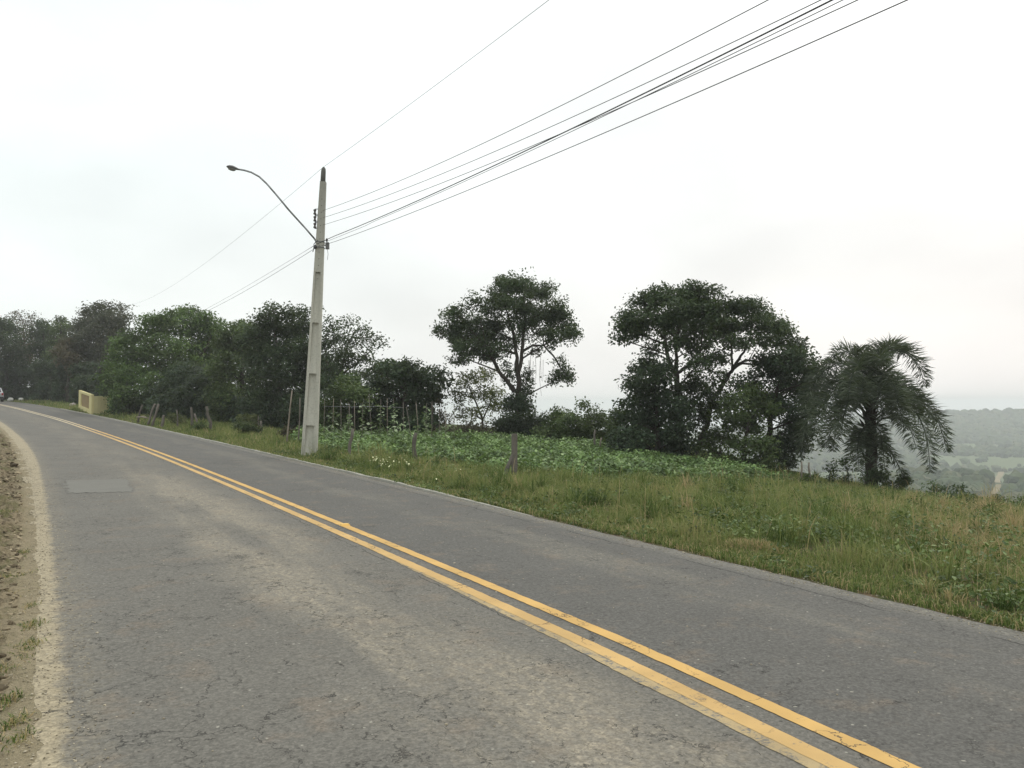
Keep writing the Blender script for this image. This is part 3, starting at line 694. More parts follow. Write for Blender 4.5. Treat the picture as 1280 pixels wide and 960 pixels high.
T('wood_tree', 'lower light-green tree whose branches hang over the yellow wall', 57,
  [[(150, 523, .2), (155, 495, .15), (160, 470, .09)]],
  [(150, 462, 20, 10), (172, 466, 20, 11), (134, 474, 14, 9), (155, 480, 26, 12), (190, 480, 22, 14), (142, 487, 16, 8), (165, 496, 24, 13), (157, 506, 14, 9), (172, 512, 22, 10), (148, 502, 9, 12, -2), (145, 512, 8, 8, -2), (152, 492, 10, 8, -2), (195, 500, 22, 16), (160, 514, 14, 6)], leaf='bright', ls=.24, spread=.3, dens=1.15, group=FG)
T('wood_tree', 'shadowy tree behind the crooked posts, below the broad fresh-green crown', 53,
  [[(245, 532, .2), (246, 500, .15), (248, 470, .08)]],
  [(235, 470, 30, 18), (262, 480, 26, 18), (215, 488, 26, 18), (240, 500, 34, 20), (205, 508, 22, 14), (270, 508, 24, 18), (235, 518, 36, 12), (262, 522, 24, 10)], leaf='deep', ls=.22, spread=.3, dens=1.3, group=FG)
T('wood_tree', 'tall grey-brown feathery tree, the highest point at the left of the wood', 84,
  [[(132, 512, .3), (131, 470, .25), (128, 430, .18), (122, 405, .1), (118, 390, .05)], [(129, 440, .12), (145, 415, .08), (152, 398, .04)]],
  [(118, 384, 13, 6, None, .6), (107, 390, 10, 7, None, .6), (132, 388, 14, 8, None, .8), (150, 384, 10, 6, None, .6), (118, 398, 18, 11), (140, 400, 18, 11), (158, 396, 8, 7, None, .6), (104, 410, 16, 12), (126, 415, 22, 14), (148, 412, 16, 10), (96, 425, 16, 12), (116, 432, 24, 16), (138, 432, 18, 14), (100, 448, 18, 14), (122, 455, 22, 16), (105, 470, 20, 16), (130, 480, 20, 18)], leaf='grey', ls=.3, spread=.4, dens=1.1, group=FG)
T('wood_tree', 'narrow dark tree with a small knob-like top just left of the highest feathery tree', 90,
  [[(78, 509, .25), (77, 470, .2), (76, 430, .12), (76, 405, .06)]],
  [(76, 401, 8, 5), (72, 410, 9, 7), (82, 412, 10, 8), (74, 425, 14, 10), (86, 430, 14, 12), (72, 445, 16, 12), (88, 452, 16, 14), (76, 470, 20, 16)], leaf='mid', ls=.3, spread=.35, dens=1.1, group=FG)
T('wood_tree', 'yellowish drab tree low down between the narrow dark tree and the feathery one', 80,
  [[(84, 510, .2), (85, 480, .15), (86, 450, .08)]],
  [(84, 428, 10, 7, None, .8), (92, 436, 12, 8, None, .9), (76, 440, 10, 8, None, .8), (86, 450, 14, 10), (96, 460, 10, 10)], leaf='brown', ls=.28, spread=.35, dens=1.0, group=FG)
T('wood_tree', 'grey tree with a pointed crown in the dark wood, fourth from the left edge', 98,
  [[(55, 508, .25), (55, 460, .2), (55, 415, .08)]],
  [(52, 405, 8, 6), (60, 412, 10, 8), (48, 416, 12, 9), (62, 426, 14, 12), (50, 435, 16, 13), (60, 450, 18, 14), (52, 470, 22, 16)], leaf='dark', ls=.32, spread=.4, dens=1.1, group=FG)
T('wood_tree', 'thin half-bare tree with pale twigs in the wood, third from the left edge', 104,
  [[(32, 508, .22), (31, 460, .18), (30, 420, .1), (28, 400, .05)], [(31, 430, .08), (42, 405, .04)], [(31, 430, .07), (18, 405, .03)]],
  [(24, 394, 11, 5, None, .25), (35, 396, 10, 6, None, .25), (18, 402, 10, 7, None, .3), (42, 406, 9, 8, None, .3), (30, 410, 14, 8, None, .3), (34, 425, 16, 12, None, .7), (30, 445, 18, 14)], leaf='brown', ls=.3, spread=.45, twigs=16, bark=BARK_PALE, group=FG)
T('wood_tree', 'dark grey tree at the very left edge of the picture behind the car', 96,
  [[(8, 506, .25), (8, 460, .2), (6, 420, .1)]],
  [(4, 404, 11, 7), (12, 412, 12, 9), (-6, 410, 12, 9), (6, 425, 18, 13), (18, 438, 14, 12), (-10, 430, 16, 14), (8, 450, 22, 16), (14, 470, 20, 16), (-14, 456, 16, 18)], leaf='dark', ls=.32, spread=.4, dens=1.1, group=FG)
T('wood_tree', 'dark tree cut off by the left picture edge', 90,
  [[(-50, 508, .25), (-50, 460, .2), (-50, 420, .1)]],
  [(-50, 400, 20, 12), (-34, 415, 20, 14), (-66, 418, 20, 14), (-46, 440, 28, 18), (-30, 462, 24, 20), (-60, 470, 28, 20), (-40, 492, 30, 16)], leaf='dark', ls=.36, spread=.45, dens=1.0, group=FG)
# dark understorey closing the foot of the wood
def hedge(label, x0, x1, yt, yb, D0, D1, leaf, ls, name='undergrowth_bush', dens=1.9):
    n = max(2, int((x1-x0)/17)); bl = []
    Dm = (D0+D1)/2
    for k in range(n):
        x = x0+(x1-x0)*(k+.5)/n; DD = D0+(D1-D0)*(k+.5)/n
        for j in range(3):
            y = yt+(yb-yt)*(j+.4)/3
            bl.append((x+random.uniform(-4, 4), y+random.uniform(-3, 3), 13, (yb-yt)/4.4, DD-Dm+random.uniform(-.5, .5)))
    xm = (x0+x1)/2
    return tree(name, label, Dm, [[(xm, yb, .08), (xm, (yt+yb)/2, .05)]], bl, leaf=leaf, ls=ls, spread=.3, dens=dens, cat='bush', group='undergrowth along the foot of the wood')
hedge('shadowy undergrowth at the far left behind the roadside stones', -40, 52, 462, 508, 100, 93, 'deep', .34)
hedge('black-green undergrowth between the roadside stones and the yellow wall', 45, 112, 455, 511, 88, 76, 'deep', .3)
hedge('dark undergrowth filling the gap directly behind the yellow wall', 100, 160, 470, 512, 76, 68, 'deep', .28)
hedge('dark undergrowth behind the crooked posts', 176, 292, 496, 533, 58, 49, 'deep', .24)
hedge('dark undergrowth left of the concrete pole, behind the two tall stakes', 286, 392, 500, 546, 48.5, 43, 'deep', .2)
hedge('low dark undergrowth behind the bean stakes', 396, 545, 518, 552, 40, 38, 'deep', .18)

# ------------------------------------------------------------------ palm
def palm():
    D = 27.8; b = G(1087, D); t = empty('palm_tree', b, 'feathery queen-type palm with drooping fronds on the grassy crest at the right', 'palm')
    t['label'] = 'stout palm with drooping feathery fronds on the grassy crest at the right'
    m = MB()
    top = P(1086, 470, D); pts = []; rad = []
    for k in range(15):
        u = k/14; p = b.lerp(top, u); p.x += .05*math.sin(u*3); pts.append(p - Vector((0, 0, .1))*(k == 0)); rad.append(.20-.05*u+.025*math.sin(k*2.2))
    m.tube(pts, rad, 10, wob=.1); m.build('trunk', BARK, t, b)
    # old leaf bases bristling round the upper trunk
    for k in range(26):
        mb = MB(); u = random.uniform(.25, .95); p = b.lerp(top, u); a = k*2.4; dr = Vector((math.cos(a), math.sin(a), 0))
        L = random.uniform(.3, .5)
        mb.tube([p+dr*.12, p+dr*(.12+L*.35)+Vector((0, 0, L*.6)), p+dr*(.12+L*.6)+Vector((0, 0, L))], [.06, .045, .015], 5)
        mb.build('leaf_base', BARK, t, b)
    fr = [  # start u on the trunk, pixels of the rachis, depth offset at tip
        ([(1088, 482), (1096, 450), (1112, 434), (1134, 440), (1150, 458), (1156, 484)], .4),
        ([(1088, 480), (1092, 452), (1102, 436), (1118, 432), (1134, 442)], 1.6),
        ([(1090, 525), (1108, 508), (1132, 496), (1156, 508), (1176, 532), (1184, 566)], .3),
        ([(1090, 530), (1106, 514), (1130, 505), (1150, 520), (1160, 552), (1163, 592)], -.8),
        ([(1088, 510), (1105, 498), (1128, 492), (1150, 500), (1170, 526)], 1.6),
        ([(1090, 535), (1104, 522), (1122, 520), (1138, 536), (1146, 562)], -1.8),
        ([(1085, 480), (1080, 455), (1066, 440), (1048, 440), (1032, 456)], .4),
        ([(1084, 490), (1070, 462), (1050, 452), (1030, 462), (1014, 486), (1004, 516)], -.4),
        ([(1084, 505), (1062, 478), (1038, 474), (1018, 500), (1006, 535), (1002, 572)], .5),
        ([(1083, 510), (1066, 486), (1044, 488), (1026, 512), (1016, 545)], -1.6),
        ([(1082, 520), (1070, 500), (1056, 500), (1046, 525), (1041, 565)], -.6),
        ([(1082, 525), (1064, 510), (1048, 520), (1036, 545), (1032, 560)], 1.0),
        ([(1087, 478), (1086, 455), (1080, 442), (1072, 436)], 1.5),
        ([(1087, 478), (1090, 460), (1098, 446), (1104, 452)], -2.0),
        ([(1086, 485), (1082, 462), (1074, 456), (1064, 470), (1060, 500)], -2.2),
        ([(1088, 490), (1094, 470), (1106, 466), (1118, 480), (1124, 510)], -2.2),
        ([(1090, 550), (1102, 552), (1116, 568), (1128, 592), (1134, 604)], -.4),
        ([(1084, 560), (1076, 548), (1066, 552), (1062, 575)], .6),
        ([(1088, 500), (1100, 482), (1120, 478), (1138, 492), (1148, 520)], 2.2),
        ([(1084, 498), (1070, 476), (1052, 474), (1040, 494), (1034, 525)], 2.2),
        ([(1087, 492), (1084, 478), (1078, 480), (1074, 508)], -2.2),
        ([(1088, 492), (1092, 478), (1099, 482), (1102, 512)], -2.2),
        ([(1088, 505), (1100, 490), (1114, 490), (1124, 505), (1130, 535)], -2.4),
        ([(1084, 510), (1074, 494), (1062, 496), (1054, 520), (1052, 545)], -2.2),
        ([(1089, 540), (1094, 532), (1101, 540), (1103, 562)], -1.0),
        ([(1085, 542), (1080, 534), (1074, 544), (1071, 566)], -1.0),
        ([(1087, 552), (1084, 545), (1080, 556), (1079, 580)], -.9),
        ([(1088, 556), (1092, 550), (1096, 562), (1098, 585)], -.9),
        ([(1090, 545), (1098, 545), (1104, 562), (1106, 588)], .8),
        ([(1083, 545), (1074, 540), (1072, 560), (1074, 590)], -.8)]
    mat = LM('palm')
    for px, dz in fr:
        n = len(px); cp = []
        for i, (x, y) in enumerate(px):
            u = i/(n-1); cp.append(np.array(P(x, y, D+dz*u**1.1)))
        cp = np.array(cp)
        # dense resample
        uu = np.linspace(0, n-1, 46); R_ = np.stack([np.interp(uu, np.arange(n), cp[:, k]) for k in range(3)], 1)
        ker = np.array([1, 2, 3, 2, 1])/9
        Rp = np.pad(R_, ((2, 2), (0, 0)), mode='edge'); Rs = np.stack([np.convolve(Rp[:, k], ker, 'valid') for k in range(3)], 1); Rs[0] = R_[0]
        seg = np.linalg.norm(np.diff(Rs, axis=0), axis=1).sum()
        mb = MB(); mb.tube([Vector(p) for p in Rs[::5]]+[Vector(Rs[-1])], list(np.linspace(.035, .006, len(Rs[::5])+1)), 5)
        fo = mb.build('frond', mat, t, b)
        nl = int(seg*58); V = []; tt = []
        us = np.linspace(.16, 1, nl)
        ctr = np.stack([np.interp(us*45, np.arange(46), Rs[:, k]) for k in range(3)], 1)
        tan = np.gradient(ctr, axis=0); tan /= np.linalg.norm(tan, axis=1, keepdims=True)+1e-9
        for rep in range(2):
            ph = RNG.uniform(0, 2*np.pi, nl)
            side = np.cross(tan, [0, 0, 1.0]); side /= np.linalg.norm(side, axis=1, keepdims=True)+1e-9
            upv = np.cross(side, tan)
            sg = np.where(np.arange(nl) % 2, 1, -1)[:, None]*(1 if rep == 0 else -1)
            dirv = side*sg*RNG.uniform(.45, 1, nl)[:, None] + upv*RNG.uniform(-.5, 1.0, nl)[:, None] + tan*RNG.uniform(.15, .55, nl)[:, None]
            dirv /= np.linalg.norm(dirv, axis=1, keepdims=True)
            ln = (.54*np.sin(np.pi*np.clip(us*.86+.14, 0, 1))**.5+.12)*RNG.uniform(.8, 1.15, nl)
            if px[0][1] >= 540: ln = ln*.7
            w = .036
            p0 = ctr; p1 = ctr+dirv*ln[:, None]*.5; d2 = dirv+np.array([0, 0, -1.0])*RNG.uniform(.1, .6, nl)[:, None]; d2 /= np.linalg.norm(d2, axis=1, keepdims=True)
            p2 = p1+d2*ln[:, None]*.5
            wd = np.cross(dirv, rand_dirs(nl)); wd /= np.linalg.norm(wd, axis=1, keepdims=True)
            V.append(np.stack([p0, p1+wd*w/2, p2, p1-wd*w/2], 1).reshape(-1, 3)); tt.append(RNG.uniform(0, .9, nl))
        leaves_obj('leaflets', np.concatenate(V), np.concatenate(tt), mat, fo, b)
palm()
def small_shrub(label, px, D, w, h, leaf, ls=.11, dens=.8, name='small_shrub', group='small shrubs along the crest'):
    g = G(px, D); y0 = 480-1000*math.tan(math.atan((g.z-EYE)/D)-PITCH); bl = []
    for k in range(max(3, int(w/7))):
        bl.append((px+random.uniform(-w/2, w/2), y0-h*random.uniform(.2, .85), 7, min(7, h*.35), random.uniform(-.4, .4)))
    return tree(name, label, D, [[(px, y0, .025), (px+random.uniform(-3, 3), y0-h*.5, .015)]], bl, leaf=leaf, ls=ls, spread=.12, dens=dens, cat='shrub', group=group, twigs=6)
small_shrub('dark shrub hugging the right foot of the palm', 1118, 27.2, 44, 26, 'mid')
small_shrub('shaggy undergrowth in front of the palm foot', 1088, 27.0, 34, 34, 'dark', dens=.6)
small_shrub('twiggy dark shrub hugging the left foot of the palm', 1062, 27.6, 34, 40, 'dark', dens=.45)
small_shrub('low bush under the left-hanging palm fronds beside two thin posts', 1016, 27, 24, 17, 'mid')
small_shrub('tiny sprig between the low bush and the palm foot', 1036, 27.5, 8, 34, 'dark', dens=.35)
small_shrub('sparse little shrub on the crest right of the palm', 1172, 24, 20, 22, 'dark', dens=.35)
small_shrub('lone sprig on the crest, second shrub right of the palm', 1198, 23, 8, 24, 'dark', dens=.35)
small_shrub('leafy clump on the crest, third shrub right of the palm', 1212, 22, 18, 16, 'weed', dens=.7)
small_shrub('dark broad-leaved clump on the crest, fourth shrub right of the palm', 1242, 22, 18, 16, 'mid', dens=.6)
small_shrub('rightmost small clump on the crest near the picture edge', 1272, 21, 16, 14, 'weed', dens=.6)
small_shrub('grey-green roadside tuft bush left of the concrete pole', 309, 36, 34, 20, 'mid', dens=1.0, group='small roadside shrubs')
small_shrub('young leafy sapling among the crooked posts', 222, 44, 14, 24, 'yellow', dens=.6, group='small roadside shrubs')
small_shrub('dark little bush beside the curved crooked post', 250, 38.5, 12, 14, 'mid', dens=.9, group='small roadside shrubs')
small_shrub('reddish-brown dry bush just left of the concrete pole base', 366, 33, 22, 16, 'brown', dens=.8, group='small roadside shrubs')
small_shrub('yellow-green low bush left of the two tall stakes', 312, 42, 16, 18, 'yellow', dens=.9, group='small roadside shrubs')

# ------------------------------------------------------------------ woods and track in the valley
def valley_woods():
    balls = []
    for sub_ in (2, 1):
        bm = bmesh.new(); bmesh.ops.create_icosphere(bm, subdivisions=sub_, radius=1)
        balls.append((np.array([v.co[:] for v in bm.verts]), np.array([[v.index for v in f.verts] for f in bm.faces]))); bm.free()
    n = 300000
    az = np.radians(RNG.uniform(14, 52, n)); R = np.sqrt(RNG.uniform(300**2, 1500**2, n)); X = R*np.sin(az); Y = R*np.cos(az)
    _, wd = field_val(X, Y); keep = wd & (RNG.random(n) < np.where(R < 500, .95, np.where(R > 1090, .5, .5)))
    px = 640+1000*X/Y; keep &= ~((px > 1233) & (px < 1261) & (R < 500))
    X, Y, R = X[keep][:21000], Y[keep][:21000], R[keep][:21000]
    # scattered field trees and hedgerows
    k = 160; az = np.radians(RNG.uniform(15, 35, k)); R2 = RNG.uniform(520, 1080, k); X = np.concatenate([X, R2*np.sin(az)]); Y = np.concatenate([Y, R2*np.cos(az)])
    Z = TZxy(X, Y); n = len(X)
    s = RNG.uniform(1.4, 3.9, n)*np.where(np.hypot(X, Y) > 1000, 1.35, 1)
    rg = np.abs(np.hypot(X, Y)-1390) < 22; s = np.where(rg & (RNG.random(n) < .4), s*1.45, s)
    sc = np.stack([s*RNG.uniform(.9, 1.3, n), s*RNG.uniform(.9, 1.3, n), s*RNG.uniform(.8, 1.25, n)], 1)
    near = (np.hypot(X, Y) < 620) | (np.abs(np.hypot(X, Y)-1390) < 30); VV = []; FF = []; TT = []; off = 0; tint = RNG.random(n)
    for msk, (sv, sf) in ((near, balls[0]), (~near, balls[1])):
        m_ = int(msk.sum())
        V = sv[None]*sc[msk][:, None, :]*(1+RNG.uniform(-.28, .28, (m_, len(sv), 1))) + np.stack([X, Y, Z+s*.55], 1)[msk][:, None, :]
        VV.append(V.reshape(-1, 3)); FF.append((sf[None]+np.arange(m_)[:, None, None]*len(sv)+off).reshape(-1)); TT.append(np.repeat(tint[msk], len(sv))); off += m_*len(sv)
    V = np.concatenate(VV); F = np.concatenate(FF)
    t = NT('distant_foliage'); a = t.attr()
    col = t.ramp(a, [(0, (.022, .036, .02)), (.7, (.06, .085, .035)), (1, (.10, .10, .05))])
    m = t.out(col, .9, .1)
    o = np_mesh('valley_woods', V, F, np.full(len(F)//3, 3), m, np.concatenate(TT), smooth=False)
    tag(o, kind='stuff')
valley_woods()
def track():
    pts = [(1252, 588, 9), (1250, 594, 7), (1246, 600, 9), (1249, 607, 6), (1245, 614, 8), (1240, 621, 5), (1239, 628, 6), (1236, 634, 4)]
    m = MB(); vs = []
    for i, (x, y, w) in enumerate(pts):
        for e in (-.5, -.2, .2, .5):
            p = hit(x+e*w+random.uniform(-1, 1), y, 200, 1500, .5); vs.append((p.x, p.y, p.z+.6-.4*abs(e)))
    m.add(vs, [(i*4+k, i*4+k+1, i*4+k+5, i*4+k+4) for i in range(len(pts)-1) for k in range(3)])
    t = NT('bare_earth'); c = t.mix(t.noise(t.pos(), .12, 5, .7), (.14, .13, .07), (.34, .26, .16))
    o = m.build('dirt_track', t.out(c, .95, .1)); tag(o, kind='structure')
track()

# ------------------------------------------------------------------ concrete pole with street lamp
CONC = simple('pole_concrete', (.37, .36, .31), .9, .2, var=.2, scale=3, bump=.35, bscale=60)
def conc_mat():
    t = NT('streaked_concrete'); o = t.obj()
    s = t.noise(t.mapv(o, (9, 9, .5)), 1.0, 5, .65); f = t.noise(o, 20, 4, .7)
    c = t.mix(s, (.35, .345, .295), (.56, .55, .475)); c = t.mix(t.math('MULTIPLY', t.mr(f, .5, .7), .5), c, (.23, .22, .19))
    z = t.n('ShaderNodeSeparateXYZ'); t.set(z.inputs[0], o)
    moss = t.math('MULTIPLY', t.mr(z.outputs[2], .05, .9, 1, 0), t.mr(s, .4, .6))
    c = t.mix(t.math('MULTIPLY', moss, .6), c, (.14, .15, .09))
    # greyer and more lichened near the top
    c = t.mix(t.mr(z.outputs[2], 4.5, 8.5, 0, .6), c, (.20, .20, .18))
    return t.out(c, .92, .15, t.bump(t.noise(o, 60, 3), .4, .01))
CM = conc_mat()
DARKM = simple('dark_metal', (.06, .06, .062), .5, .4, metal=.6)
GALV = simple('galvanised_steel', (.22, .225, .23), .55, .4, metal=.5)
CERA = simple('brown_ceramic', (.06, .05, .045), .3, .5)
RUBBER = simple('cable_sheath', (.03, .03, .032), .7, .3)
D0 = 23.9
pb = G(387, D0); pt = P(405, 209, D0)
PH = (pt-pb).length
def pole():
    t = empty('utility_pole', pb, 'tall concrete utility pole with recessed faces and a curved street lamp arm, by the roadside', 'utility pole')
    ax = (pt-pb).normalized()
    # local frame: u along the picture's width, w towards the viewer
    w = Vector((pb.x, pb.y, 0)).normalized()*-1; yaw = math.radians(-8)
    w = Matrix.Rotation(yaw, 3, 'Z') @ w; u = ax.cross(w).normalized(); u = -u if u.x < 0 else u; w = u.cross(ax); w = -w if w.y > 0 else w
    t.rotation_euler = (0, 0, 0)
    def pt_(h, a, b): return ax*h + u*a + w*b
    def wid(h): return .225+(.080-.225)*(h/PH)       # half width
    def dep(h): return .17+(.085-.17)*(h/PH)
    ribs = [0.0, .12]; recs = []
    # recesses (bottom, top) in metres measured from the picture's y
    def hy(y): return (571-y)/362*PH
    for y1, y0 in ((531, 566), (467, 526), (404, 462), (341, 399)): recs.append((hy(y0), hy(y1)))
    m = MB(); cuts = sorted(set([-.25]+[c for r in recs for c in r]+[PH-.45]))
    for a, b in zip(cuts, cuts[1:]):
        rec = any(abs(a-r[0]) < 1e-6 for r in recs)
        n = 3
        hs = [a+(b-a)*k/n for k in range(n+1)]
        for h0, h1 in zip(hs, hs[1:]):
            if not rec:
                v = [pt_(h, sx*wid(h), sy*dep(h)) for h in (h0, h1) for sx, sy in ((-1, -1), (1, -1), (1, 1), (-1, 1))]
                m.add(v, [(3, 2, 1, 0), (4, 5, 6, 7), (0, 1, 5, 4), (1, 2, 6, 5), (2, 3, 7, 6), (3, 0, 4, 7)])
            else:
                # two flanges and a web set back (the recess deepens towards its top)
                for sg in (-1, 1):
                    v = []
                    for h in (h0, h1):
                        o_, i_ = wid(h), wid(h)*.58
                        v += [pt_(h, sg*i_, -dep(h)), pt_(h, sg*o_, -dep(h)), pt_(h, sg*o_, dep(h)), pt_(h, sg*i_, dep(h))]
                    f = [(0, 1, 5, 4), (1, 2, 6, 5), (2, 3, 7, 6), (3, 0, 4, 7), (3, 2, 1, 0), (4, 5, 6, 7)]
                    m.add(v, f)
                v = []
                for h in (h0, h1):
                    i_ = wid(h)*.575; g = dep(h)*(.92-.52*((h-a)/(b-a)))
                    v += [pt_(h, -i_, -g), pt_(h, i_, -g), pt_(h, i_, g), pt_(h, -i_, g)]
                m.add(v, [(0, 1, 5, 4), (1, 2, 6, 5), (2, 3, 7, 6), (3, 0, 4, 7), (3, 2, 1, 0), (4, 5, 6, 7)])
    m.build('shaft', CM, t)
    m = MB(); h0 = PH-.45
    pr = [(h0, .62), (h0+.02, .85), (h0+.3, .8), (PH-.06, .72), (PH, .35)]
    m.tube([pt_(h, -.01, 0) for h, _ in pr], [wid(h0)*k*1.05 for _, k in pr], 8)
    m.build('pole_cap', simple('cap_concrete', (.12, .12, .11), .9, .15, var=.3), t)
    for k in range(13):
        m = MB(); h = hy(250)-k*.2; a = pt_(h, .0, dep(h)+.001); m.tube([a-w*.01, a+w*.003], .013, 7); m.build('bolt_hole', DARKM, t)
    loc = lambda px, py, dz=0.0: P(px, py, D0+dz)-pb
    # three spool insulators on the left
    for y in (265, 273.5, 282):
        c = loc(393.6, y, -.12); e = loc(401, y-.5, -.08)
        m = MB(); m.tube([c+Vector((0, 0, -.075)), c+Vector((0, 0, -.045)), c+Vector((0, 0, -.02)), c+Vector((0, 0, .02)), c+Vector((0, 0, .045)), c+Vector((0, 0, .075))], [.04, .048, .03, .03, .048, .04], 9)
        ins = m.build('insulator', CERA, t)
        m = MB(); m.tube([c+Vector((0, 0, -.1)), c+Vector((0, 0, .1))], .009, 5); m.tube([c+Vector((0, 0, .09)), e+Vector((0, 0, .08))], .013, 5); m.tube([c+Vector((0, 0, -.09)), e+Vector((0, 0, -.08))], .013, 5)
        m.build('bracket', GALV, ins)
    # clamps, small connectors and the box on the right
    m = MB(); h = hy(305)
    for hh in (hy(303), hy(310)):
        a = wid(hh)+.012; b = dep(hh)+.012
        m.tube([pt_(hh, -a, -b), pt_(hh, a, -b), pt_(hh, a, b), pt_(hh, -a, b), pt_(hh, -a, -b)], .014, 5)
    m.build('steel_band', GALV, t)
    for (x, y, r, hh) in ((408.5, 300, .035, .10), ):
        m = MB(); c = loc(x, y, -.1); m.tube([c+Vector((0, 0, -hh/2)), c+Vector((0, 0, 0)), c+Vector((0, 0, hh/2))], [r*.7, r, r*.6], 8); m.tube([c, loc(403, y+1, -.05)], .012, 5); m.build('insulator', CERA, t)
    m = MB(); c = loc(409.3, 307.5, -.1); m.box(c, (.10, .09, .19)); m.box(c+Vector((0, 0, .1)), (.085, .07, .02)); m.tube([c+Vector((0, 0, -.09)), c+Vector((.02, 0, -.25)), c+Vector((0, 0, -.42))], .006, 4); m.tube([c, loc(403, 306, -.05)], .015, 5)
    m.build('junction_box', simple('grey_box', (.13, .13, .13), .6, .3), t)
    m = MB(); c = loc(394, 309, -.15); m.tube([c+Vector((0, 0, -.05)), c+Vector((0, 0, 0)), c+Vector((0, 0, .06))], [.03, .045, .03], 8); m.tube([c, loc(399, 307, -.05)], .015, 5); m.tube([loc(397, 300, -.12), loc(392.5, 305, -.12), loc(392, 311, -.12), loc(391, 315, -.12)], .012, 5)
    m.build('cable_clamp', DARKM, t)
    # lamp arm reaching over the road
    lh = Vector((-RX, -RY, 0)); best = None
    def arm_pt(px, py):   # point above the line through the pole across the road
        v = P(px, py, 1.0)-Vector((0, 0, EYE)); # ray
        # solve pb.xy + lh*l = v.xy*t
        A = np.array([[v.x, -lh.x], [v.y, -lh.y]]); tt, l = np.linalg.solve(A, np.array([pb.x+.15, pb.y]))
        return Vector((v.x*tt, v.y*tt, EYE+v.z*tt))-pb
    path = [(398, 306), (394, 299), (380, 283), (360, 262), (342, 239), (333, 229), (324, 220), (314, 215), (305, 212.5), (297, 211.5)]
    ap = [arm_pt(*q) for q in path]
    ap = [ap[0].lerp(ap[0], 0)]+[q for i in range(1, len(ap)-1) for q in ((ap[i-1]+ap[i]*2)/3*.5+(ap[i]*2+ap[i+1])/3*.5, (ap[i-1]+ap[i]*4+ap[i+1])/6)]+[ap[-1]]
    m = MB(); m.tube(ap, .027, 8); arm = m.build('lamp_arm', GALV, t)
    a = arm_pt(299, 212); b = arm_pt(283, 208); dd = (b-a)
    m = MB(); prof = [(0, .035), (.1, .045), (.3, .08), (.55, .105), (.8, .09), (.93, .055), (1, .015)]
    n = 12; vs = []; side = Vector((-dd.y, dd.x, 0)).normalized(); up = side.cross(dd).normalized(); up = up if up.z > 0 else -up
    for u_, r_ in prof:
        c = a+dd*u_
        for k in range(n):
            th = 2*math.pi*k/n; vs.append(c+side*math.cos(th)*r_*1.0+up*(math.sin(th)*r_*(.62 if math.sin(th) > 0 else .42)))
    m.add(vs, [(i*n+k, i*n+(k+1) % n, (i+1)*n+(k+1) % n, (i+1)*n+k) for i in range(len(prof)-1) for k in range(n)], True)
    m.add([vs[k] for k in range(n)], [tuple(range(n))]); m.add([vs[-n+k] for k in range(n)], [tuple(range(n))])
    head = m.build('lamp_head', simple('lamp_housing', (.12, .12, .12), .5, .4), arm)
    m = MB(); g = []
    for u_, r_ in ((.28, .06), (.4, .095), (.6, .10), (.8, .075), (.86, .03)):
        c = a+dd*u_-up*.03
        for k in range(7):
            th = math.pi*k/6; g.append(c+side*math.cos(th)*r_-up*math.sin(th)*r_*.55)
    m.add(g, [(i*7+k, i*7+k+1, i*7+k+8, i*7+k+7) for i in range(4) for k in range(6)], True)
    m.build('lamp_glass', simple('lamp_lens', (.25, .26, .26), .2, .6), head)
    return t
pole()

# ------------------------------------------------------------------ wires
def project(p):
    x, y, z = p[0], p[1], p[2]-EYE
    Y = y*math.cos(PITCH)+z*math.sin(PITCH); Z = -y*math.sin(PITCH)+z*math.cos(PITCH)
    return 640+1000*x/Y, 480-1000*Z/Y
def wire(A, dirx, diry, px, c, length, rad, label, group, mat=RUBBER, fitb=True, name='power_line', both=None):
    """span leaving A horizontally along (dirx,diry) with a hanging curve; heading and dip are solved so that it passes the given sightings"""
    A = Vector(A); base = math.atan2(diry, dirx); best = None
    rays = [P(x, y, 1.0)-Vector((0, 0, EYE)) for x, y in px]
    def solve(th):
        # intersection of each sight line with the vertical plane of the span
        dx, dy = math.cos(th), math.sin(th); out = []
        for v in rays:
            M = np.array([[v.x, -dx], [v.y, -dy]]); tt, l = np.linalg.solve(M, np.array([A.x, A.y]))
            out.append((l, EYE+v.z*tt))
        return out
    for k in range(-160, 161):
        th = base+math.radians(k*.05); o = solve(th)
        if any(l <= 2.5 for l, _ in o): continue
        l, z = o[-1]
        for c in np.linspace(.0004, .006, 29):
            b = (z-A.z-c*l*l)/l
            e_ = sum(abs(A.z+b*l2+c*l2*l2-z2)/math.hypot(A.x+math.cos(th)*l2, A.y+math.sin(th)*l2)*1000 for l2, z2 in o[:-1])+abs(k*.05)*.25
            if best is None or e_ < best[0]: best = (e_, th, b, c)
    err, th, b, c = best
    print('wire', label[:40], 'err %.4f' % err, 'dev %.1f' % math.degrees(th-base), 'b %.3f c %.4f' % (b, c))
    return [Vector((A.x+math.cos(th)*l, A.y+math.sin(th)*l, A.z+b*l+c*l*l)) for l in np.linspace(0, length, 48)]
WG = 'overhead lines on the concrete pole'
def mkwire(pts, rad, label, name='power_line', mat=RUBBER):
    m = MB(); m.tube(pts, rad, 5); o = m.build(name, mat); tag(o, label, 'power line', WG); return o
bx, by = -DX, -DY
def R_(px, py, dz, pts, c): return wire(P(px, py, D0+dz), bx, by, pts, c, 36, 0, 'right', WG)
def L_(px, py, dz, pts, c, ln): return wire(P(px, py, D0+dz), DX, DY, pts, c, ln, 0, 'left', WG)
top_l = L_(404, 209, 0, [(358, 248), (255, 330)], .0011, 78)
top_r = R_(404, 209, 0, [(545, 106), (686, 0)], .002)
mkwire(top_l[::-1]+top_r[1:], .0042, 'thin top wire running over the very tip of the pole to both sides')
